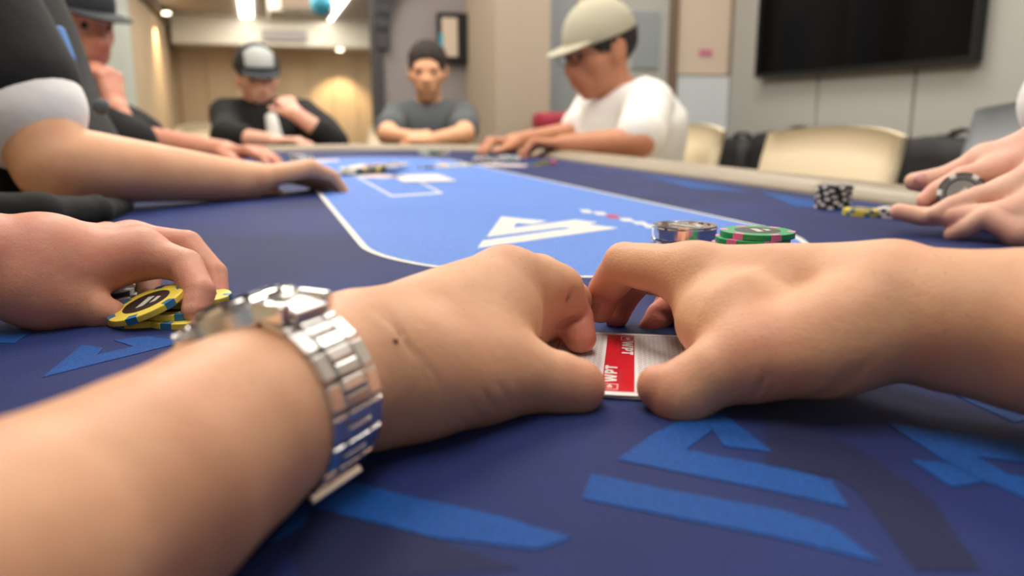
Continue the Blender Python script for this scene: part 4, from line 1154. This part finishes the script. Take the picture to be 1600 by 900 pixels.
def person(label, base, head, neck, chest, pelvis, sh, el, wr, hands, skin, shirt, sleeve, trousers, res=0.005, k=1.0, shr=1.0,
           face=True, knees=None, sleeve_mat=None, cuff=0.0, rarm=(.046, .040, .0265)):
    """sh/el/wr: (right, left) joints; hands: two hand nodes; sleeve: 0.6 ends on the upper arm, 1.5 half way down the forearm"""
    root = empty('person', base, 0, label, 'person'); bpy.context.view_layer.update()
    n = Sdf(0.03 * k)
    if head is not None: head.add(n); n.cone(head.p(0, -.018, -.07), neck, .050 * k, .056 * k)
    n.cone(neck, chest, .055 * k, .105 * k).cone(chest, pelvis, .105 * k, .12 * k)
    n.cone(sh[0], sh[1], .046 * k, .046 * k)
    for i in (0, 1):
        a = Sdf(0.01).chain([(sh[i], .044 * k), (el[i], rarm[1] * k), (wr[i], rarm[2] * k)])
        if hands[i] is not None: a.kid(hands[i], 0.014)
        n.kid(a, 0.015 * k)
    if knees is not None:
        for i in (0, 1):
            hp = pelvis + (0.09 if i else -0.09) * unit(sh[1] - sh[0]) * V3(1, 1, 0) + V3(0, 0, -0.02)
            n.kid(Sdf(0.01).chain([(hp, .075), (knees[i], .055), (V3(knees[i][0], knees[i][1], 0.08), .04)]), 0.04)
    body = on(sdf_obj('body', n, res, skin), root)
    q = Sdf(0.035 * k); g = 0.012 * shr
    low = unit(neck - chest)
    q.cone(neck + (chest - neck) * 0.18, chest, .058 * k + g, .135 * k + g).cone(chest, pelvis, .135 * k + g, .15 * k + g)
    q.kid(Sdf(0.01).cone(sh[0], sh[1], .050 * k + g * .8, .050 * k + g * .8), 0.03); q.first = True
    sm = sleeve_mat is None
    sl = []
    for i in (0, 1):
        if sleeve <= 1: pts = [(sh[i], .048 * k + g * .7), (sh[i] + (el[i] - sh[i]) * sleeve, .043 * k + g)]
        else:
            u = sleeve - 1; pts = [(sh[i], .050 * k + g * .7), (el[i], .043 * k + g * .7), (el[i] + (wr[i] - el[i]) * u, (.040 - .012 * u) * k + g * .6)]
        sl.append(pts)
        if sm: q.kid(Sdf(0.012).chain(pts), 0.02 * k)
        elif cuff:
            q.kid(Sdf(0.012).chain([(sh[i], .052 * k + g), (sh[i] + (el[i] - sh[i]) * cuff, .048 * k + g * 1.2)]), 0.02 * k)
            pts[0] = (sh[i] + (el[i] - sh[i]) * (cuff - 0.1), pts[0][1])
    q.cuts.append((np.asarray(neck + (neck - chest) * 0.10, np.float32), low.astype(np.float32)))
    rng = np.random.RandomState(7); A = rng.normal(size=(4, 3)) * 22; ph = rng.rand(4) * 6
    disp = lambda p: (sum(np.sin(p @ A[i].astype(np.float32) + ph[i]) for i in range(4)) * 0.0022 - 0.004).astype(np.float32)
    on(sdf_obj('shirt', q, 0.009, shirt, None, disp), root)
    if not sm:
        for pts in sl: on(sdf_obj('sleeve', Sdf(0.012).chain(pts), 0.006, sleeve_mat, None, disp), root)
    if knees is not None:
        t = Sdf(0.03)
        t.cone(pelvis + V3(0, 0, 0.02), pelvis + V3(0, 0, -0.03), .155 * k, .15 * k)
        for i in (0, 1):
            hp = pelvis + (0.09 if i else -0.09) * unit(sh[1] - sh[0]) * V3(1, 1, 0) + V3(0, 0, -0.02)
            t.kid(Sdf(0.01).chain([(hp, .09), (knees[i], .07), (V3(knees[i][0], knees[i][1], 0.10), .055)]), 0.05)
        on(sdf_obj('trousers', t, 0.012, trousers), root)
        fd = unit((knees[0] + knees[1]) / 2 * V3(1, 1, 0) - pelvis * V3(1, 1, 0))
        for i in (0, 1):
            a = V3(knees[i][0], knees[i][1], 0.045)
            on(sdf_obj('shoe', Sdf(0.02).cone(a - 0.05 * fd, a + 0.15 * fd + V3(0, 0, -0.01), .045, .035), 0.008, M['black']), root)
    if head is not None and face: head.eyes(root)
    return root
def rest(px, py, r, over=0.0):
    """point whose radius r rests on the cloth (over: height of the padded rail)"""
    return GZ(px, py, FELT + over + r)
def flatdir(a, b): return unit((b - a) * V3(1, 1, 0))
TO = lambda n, t: NT(n, t, 0)

# --- white shirt and khaki cap, right of the far half
H5 = Head(P(938, 80, 2.30), (-0.84, -0.42, -0.24), k=1.03)
w5l, w5r = P(884, 226, 2.12), P(806, 222, 2.38)
e5l, e5r = P(1000, 222, 2.06), P(905, 208, 2.50)
h5l = hand_node(0, w5l, (P(842, 226, 2.14) - w5l), (0.1, -0.2, -1), (-0.2, 1, 0.1), 0.95, (0.75, 0.55, 0.2), 0.16)
h5r = hand_node(0, w5r, (P(768, 222, 2.34) - w5r), (0.15, 0.1, -1), (-0.2, -1, 0), 0.95, (0.8, 0.6, 0.2), 0.2)
p5 = person('person in white t-shirt and khaki cap looking down at chips, both hands on the table', P(1000, 185, 2.4) * V3(1, 1, 0), H5, P(965, 150, 2.36), P(985, 205, 2.40), NT(1.05, 2.26, 0.56),
            (P(925, 176, 2.56), P(1015, 165, 2.20)), (e5r, e5l), (w5r, w5l), (h5r, h5l), M['skin_far'], M['cloth_white'], 0.80, M['cloth_navy'], knees=(NT(0.72, 2.4, 0.48), NT(0.70, 2.15, 0.48)), shr=1.7)
H5.hair(p5, M['hair']); H5.cap(p5, M['cloth_khaki'], tilt=0.18)
gl = Sdf(0.002)
for sx in (-1, 1):
    a = [H5.p(sx * .034 + .024 * math.cos(q), .106, .002 + .018 * math.sin(q)) for q in np.linspace(0, 2 * math.pi, 13)]
    gl.chain([(x, .0016) for x in a]); gl.chain([(H5.p(sx * .058, .104, .006), .0016), (H5.p(sx * .082, -.005, .006), .0016)])
gl.chain([(H5.p(-.010, .108, .004), .0014), (H5.p(.010, .108, .004), .0014)])
on(sdf_obj('glasses', gl, 0.0013, M['black']), p5)

# --- grey t-shirt at the far end, forearms crossed on the rail
H4 = Head(P(668, 112, 3.12), (0.03, -1, -0.12), k=0.90)
e4r, e4l = P(604, 210, 2.86), P(726, 210, 2.86)
w4r, w4l = P(632, 214, 2.78), P(676, 219, 2.74)
h4r = hand_node(0, w4r + V3(0, 0, .006), V3(0.9, -0.10, 0.0), (0, 0.2, -1), (0, 1, 0), 0.85, (0.9, 1.1, 0.7), 0.04)
h4l = hand_node(0, w4l, V3(-1, -0.05, 0.02), (0, 0.2, -1), (0, 1, 0), 0.85, (0.8, 1.0, 0.7), 0.05)
p4 = person('person with short dark hair in charcoal t-shirt leaning on crossed forearms at the far end', NT(0.60, 3.2, 0), H4, P(670, 164, 3.18), P(672, 205, 3.22), NT(0.62, 3.30, 0.56),
            (P(620, 182, 3.18), P(724, 180, 3.20)), (e4r, e4l), (w4r, w4l), (h4r, h4l), M['skin_mid'], M['cloth_grey'], 0.72, M['cloth_navy'], knees=(NT(0.45, 2.95, 0.48), NT(0.72, 2.95, 0.48)), k=0.9)
H4.hair(p4, M['hair_brown'])

# --- black cap and black jacket, left hand raised to the mouth
H3 = Head(P(402, 122, 2.98), (0.42, -0.88, -0.14), k=0.9)
e3r, e3l = P(354, 214, 2.80), P(524, 222, 2.85)
w3r, w3l = P(424, 220, 2.70), P(462, 178, 2.78)
h3r = hand_node(0, w3r, V3(1, 0.1, -0.03), (0, 0, -1), (0, 1, 0.1), 0.95, (0.4, 0.5, 0.4), 0.05)
h3l = hand_node(0, w3l, P(432, 140, 2.82) - w3l, V3(-0.5, 0.7, 0.1), V3(-0.6, 0.2, -0.6), 0.8, (0.9, 1.0, 0.7), 0.02)
p3 = person('person in black jacket and black cap with pale front, hand raised to mouth', NT(-0.05, 3.05, 0), H3, P(408, 162, 3.02), P(418, 205, 3.05), NT(0.0, 3.15, 0.56),
            (P(356, 180, 3.0), P(474, 178, 3.05)), (e3r, e3l), (w3r, w3l), (h3r, h3l), M['skin_pale'], M['cloth_black'], 1.35, M['cloth_navy'], knees=(NT(0.0, 2.75, 0.48), NT(0.2, 2.8, 0.48)), shr=1.0, k=0.95)
H3.hair(p3, M['hair']); H3.cap(p3, M['cap_black'], M['cap_front'], tilt=0.25)
u3 = Sdf(0.01).cone(P(424, 185, 2.92), P(432, 226, 2.90), .022, .03)
on(sdf_obj('undershirt', u3, 0.006, M['cloth_white']), p3)

# --- black top behind the dealer, reddish hand on chips
H2 = Head(P(112, 34, 1.86), (0.86, -0.42, -0.20), k=0.98)
e2r, e2l = P(205, 226, 1.78), P(225, 222, 1.95)
w2r, w2l = P(182, 176, 1.78), P(350, 238, 1.86)
h2r = hand_node(0, w2r, P(165, 110, 1.79) - w2r, V3(-0.6, 0.2, 0.3), V3(0.1, 0.9, 0.2), 1.0, (0.8, 1.0, 0.7), 0.03)
h2l = hand_node(0, w2l, P(440, 241, 1.80) - w2l, (0, -0.1, -1), (0.1, -1, 0), 1.05, (0.35, 0.5, 0.4), 0.14)
p2 = person('person in black top seated behind the dealer, one reddish hand reaching over chips', NT(-0.52, 2.0, 0), H2, P(92, 118, 1.90), P(78, 190, 1.92), NT(-0.56, 2.02, 0.55),
            (P(104, 158, 1.78), P(110, 150, 2.08)), (e2r, e2l), (w2r, w2l), (h2r, h2l), M['skin_red'], M['cloth_black'], 0.95, M['cloth_navy'], knees=(NT(-0.2, 1.9, 0.48), NT(-0.2, 2.12, 0.48)))
H2.hair(p2, M['hair']); H2.cap(p2, M['cap_black'], tilt=0.1)

# --- the dealer: black vest over white short sleeves, arm stretched across the cloth
H1 = Head(P(-10, -250, 0.98), (0.9, -0.1, -0.45), k=1.0)
e1, w1 = P(86, 256, .845), rest(384, 283, .0225, .0)
h1 = hand_node(0, w1, rest(480, 285, .014) - w1 + V3(0, 0, .013), (0.05, -0.30, -1), (0.2, 1, 0.25), 1.05, (0.36, 0.5, 0.35), 0.02, thumb=(0.25, 0.35))
e1b, w1b = P(40, 330, 1.15), P(90, 420, 1.08)
h1b = hand_node(0, w1b, V3(0.6, -0.6, -0.4), (0, 0, -1), (0, -1, 0), 1.0)
p1 = person('dealer in black vest with white short sleeve, bare arm stretched across the table', NT(-0.5, 1.05, 0), H1, P(-60, -130, 1.10), P(-92, 20, 1.12), P(4, 342, 1.00),
            (P(-46, 30, .84), P(-60, -30, 1.30)), (e1, e1b), (w1, w1b), (h1, h1b), M['skin_mid'], M['cloth_vest'], 0.62, M['cloth_navy'], res=0.0042, sleeve_mat=M['cloth_white'], cuff=0.44, rarm=(.05, .042, .025), knees=(NT(-0.22, 0.9, 0.48), NT(-0.22, 1.15, 0.48)))
H1.hair(p1, M['hair'])
ap1 = Sdf(0.01).cone(P(-160, 332, .66), P(60, 336, .72), .020, .019).cone(P(60, 336, .72), P(150, 330, .80), .019, .014).cone(P(150, 330, .80), P(196, 322, .90), .014, .009)
on(sdf_obj('apron', ap1, 0.007, M['cloth_black']), p1)
ly = Sdf(0.003).chain([(P(92, 50, .93), .007), (P(108, 92, .925), .007)], None)
on(sdf_obj('lanyard', ly, 0.003, M['lanyard']), p1)
on(sdf_obj('button', Sdf(0.001).cone(P(158, 166, .92), P(158, 167, .919), .009, .009), 0.003, M['cloth_grey']), p1)

# --- near left player: only forearm, hand and shirt reach into the picture
def hand7():
    n = Sdf(0.010)
    n.chain([J(60, 412, .405, 23), J(-20, 408, .392, 24), J(-220, 400, .360, 28), (P(-640, 470, .34), .036), (P(-900, 330, .42), .042)])
    w = P(70, 410, .407)
    I0, M0, R0, L0 = J(218, 396, .430, 11.5), J(205, 378, .458, 11), J(168, 378, .482, 10.5), J(140, 392, .500, 9.5)
    for kq in (I0, M0, R0, L0): n.cone(w, kq[0], .019, kq[1])
    n.cone(P(70, 440, .400), I0[0], .018, I0[1])
    C0, T0 = J(45, 452, .395, 15.5), J(78, 468, .398, 13)
    n.cone(w, C0[0], .02, C0[1]).cone(C0[0], T0[0], C0[1], T0[1])
    n.kid(Sdf(0.003).chain([T0, J(122, 478, .403, 10), J(152, 486, .406, 9), J(172, 491, .408, 7.8)]), 0.008)
    for pts in ([I0, J(290, 416, .424, 9), J(312, 456, .411, 7.8), J(304, 487, .4035, 6.6)], [M0, J(292, 384, .460, 8.8), J(334, 428, .452, 7.4), J(341, 468, .443, 6.2)],
                [R0, J(214, 406, .490, 8.4), J(232, 438, .478, 7.2), J(231, 462, .468, 6.2)], [L0, J(176, 420, .512, 7.6), J(196, 442, .506, 6.6), J(200, 456, .498, 5.6)]):
        n.kid(Sdf(0.0035).chain(pts), 0.007)
    for a, b in ((P(290, 470, .398), P(326, 464, .398)), (P(134, 462, .393), P(142, 506, .397))): n.carve(a, b, 0.001, 0.002)
    return n
p7 = empty('person', P(-700, 400, .45) * V3(1, 1, 0), 0, 'near left person, hand lifting yellow chips between thumb and fingers', 'person'); bpy.context.view_layer.update()
on(sdf_obj('arm', hand7(), 0.0022, M['skin_red']), p7)
t7 = Sdf(0.03).cone(P(-900, 330, .42), P(-660, 462, .345), .058, .055).cone(NT(-0.50, 0.62, 1.12), NT(-0.55, 0.60, 0.62), .15, .15).cone(P(-900, 330, .42), NT(-0.50, 0.62, 1.12), .06, .07)
on(sdf_obj('shirt', t7, 0.01, M['cloth_black']), p7)

# --- right hand player: shuffling chips at the right edge
def hand6():
    n = Sdf(0.010)
    w = P(1690, 250, .66)
    n.chain([(w, .027), (P(1800, 210, .64), .029), (P(2060, 180, .62), .036), (P(2300, 60, .66), .042)])
    I0, M0, R0, L0 = J(1560, 268, .715, 13), J(1572, 300, .685, 12.5), J(1580, 335, .665, 12), J(1592, 365, .655, 10.5)
    n.cone(P(1680, 225, .675), I0[0], .021, I0[1]).cone(w, M0[0], .024, M0[1]).cone(P(1690, 290, .655), R0[0], .021, R0[1]).cone(P(1690, 310, .65), L0[0], .017, L0[1])
    C0, T0 = J(1630, 222, .70, 17), J(1540, 252, .735, 14)
    n.cone(w, C0[0], .024, C0[1]).cone(C0[0], T0[0], C0[1], T0[1]).cone(T0[0], I0[0], .012, .012)
    n.kid(Sdf(0.003).chain([T0, J(1480, 276, .752, 10.5), J(1440, 284, .760, 9.6), J(1428, 284, .762, 8.6)]), 0.008)
    for pts in ([I0, J(1504, 278, .72, 10.2), J(1463, 300, .725, 9), J(1446, 313, .728, 7.8)],
                [M0, J(1530, 308, .690, 9.8), J(1488, 322, .694, 8.6), J(1462, 334, .697, 7.4)],
                [R0, J(1490, 338, .690, 8.6), J(1440, 338, .712, 8.2), J(1404, 331, .722, 7.6)],
                [L0, J(1540, 340, .668, 9.2), J(1510, 356, .680, 8.4), J(1488, 366, .69, 7.0)],
                ):
        n.kid(Sdf(0.0035).chain(pts), 0.007)
    n.kid(Sdf(0.01).chain([(P(1690, 130, .85), .036), (P(1660, 215, .82), .030), (P(1612, 292, .775), .024), (P(1560, 322, .745), .026)]), 0.004)
    return n
p6 = empty('person', P(2200, 300, .7) * V3(1, 1, 0), 0, 'right hand person in white sleeve, pale fingers shuffling chips at the right edge', 'person'); bpy.context.view_layer.update()
arm6 = on(sdf_obj('arm', hand6(), 0.0026, M['skin_pale']), p6)
nl = Sdf(0.002).ell(P(1440, 278, .7525), (.0080, .0058, .0035), np.stack([RIGHT, UP, FWD], 1))
on3(sdf_obj('finger_nail', nl, 0.0012, M['nail']), arm6, p6)
t6 = Sdf(0.03).cone(P(2300, 60, .66), P(1990, 150, .63), .062, .06).cone(NT(1.12, 0.62, 1.15), NT(1.15, 0.60, 0.62), .15, .15).cone(P(2300, 60, .66), NT(1.12, 0.62, 1.15), .06, .08)
t6.cone(NT(1.10, 0.66, 1.16), P(1760, 20, .88), .085, .062).cone(P(1760, 20, .88), P(1672, 160, .84), .060, .048)
on(sdf_obj('shirt', t6, 0.008, M['cloth_white']), p6)

def offstage_head(c, f, neck_to, root, skin, hm):
    h = Head(c, f); n = Sdf(0.02); h.add(n); n.cone(h.p(0, -.018, -.07), neck_to, .052, .060)
    on(sdf_obj('head', n, 0.006, skin), root); h.eyes(root); h.hair(root, hm)
offstage_head(NT(1.04, 0.60, 1.42), NT(-1, 0.1, -0.3), NT(1.10, 0.62, 1.26), p6, M['skin_pale'], M['hair'])
offstage_head(NT(-0.42, 0.60, 1.40), NT(1, -0.1, -0.3), NT(-0.50, 0.62, 1.22), p7, M['skin_red'], M['hair'])
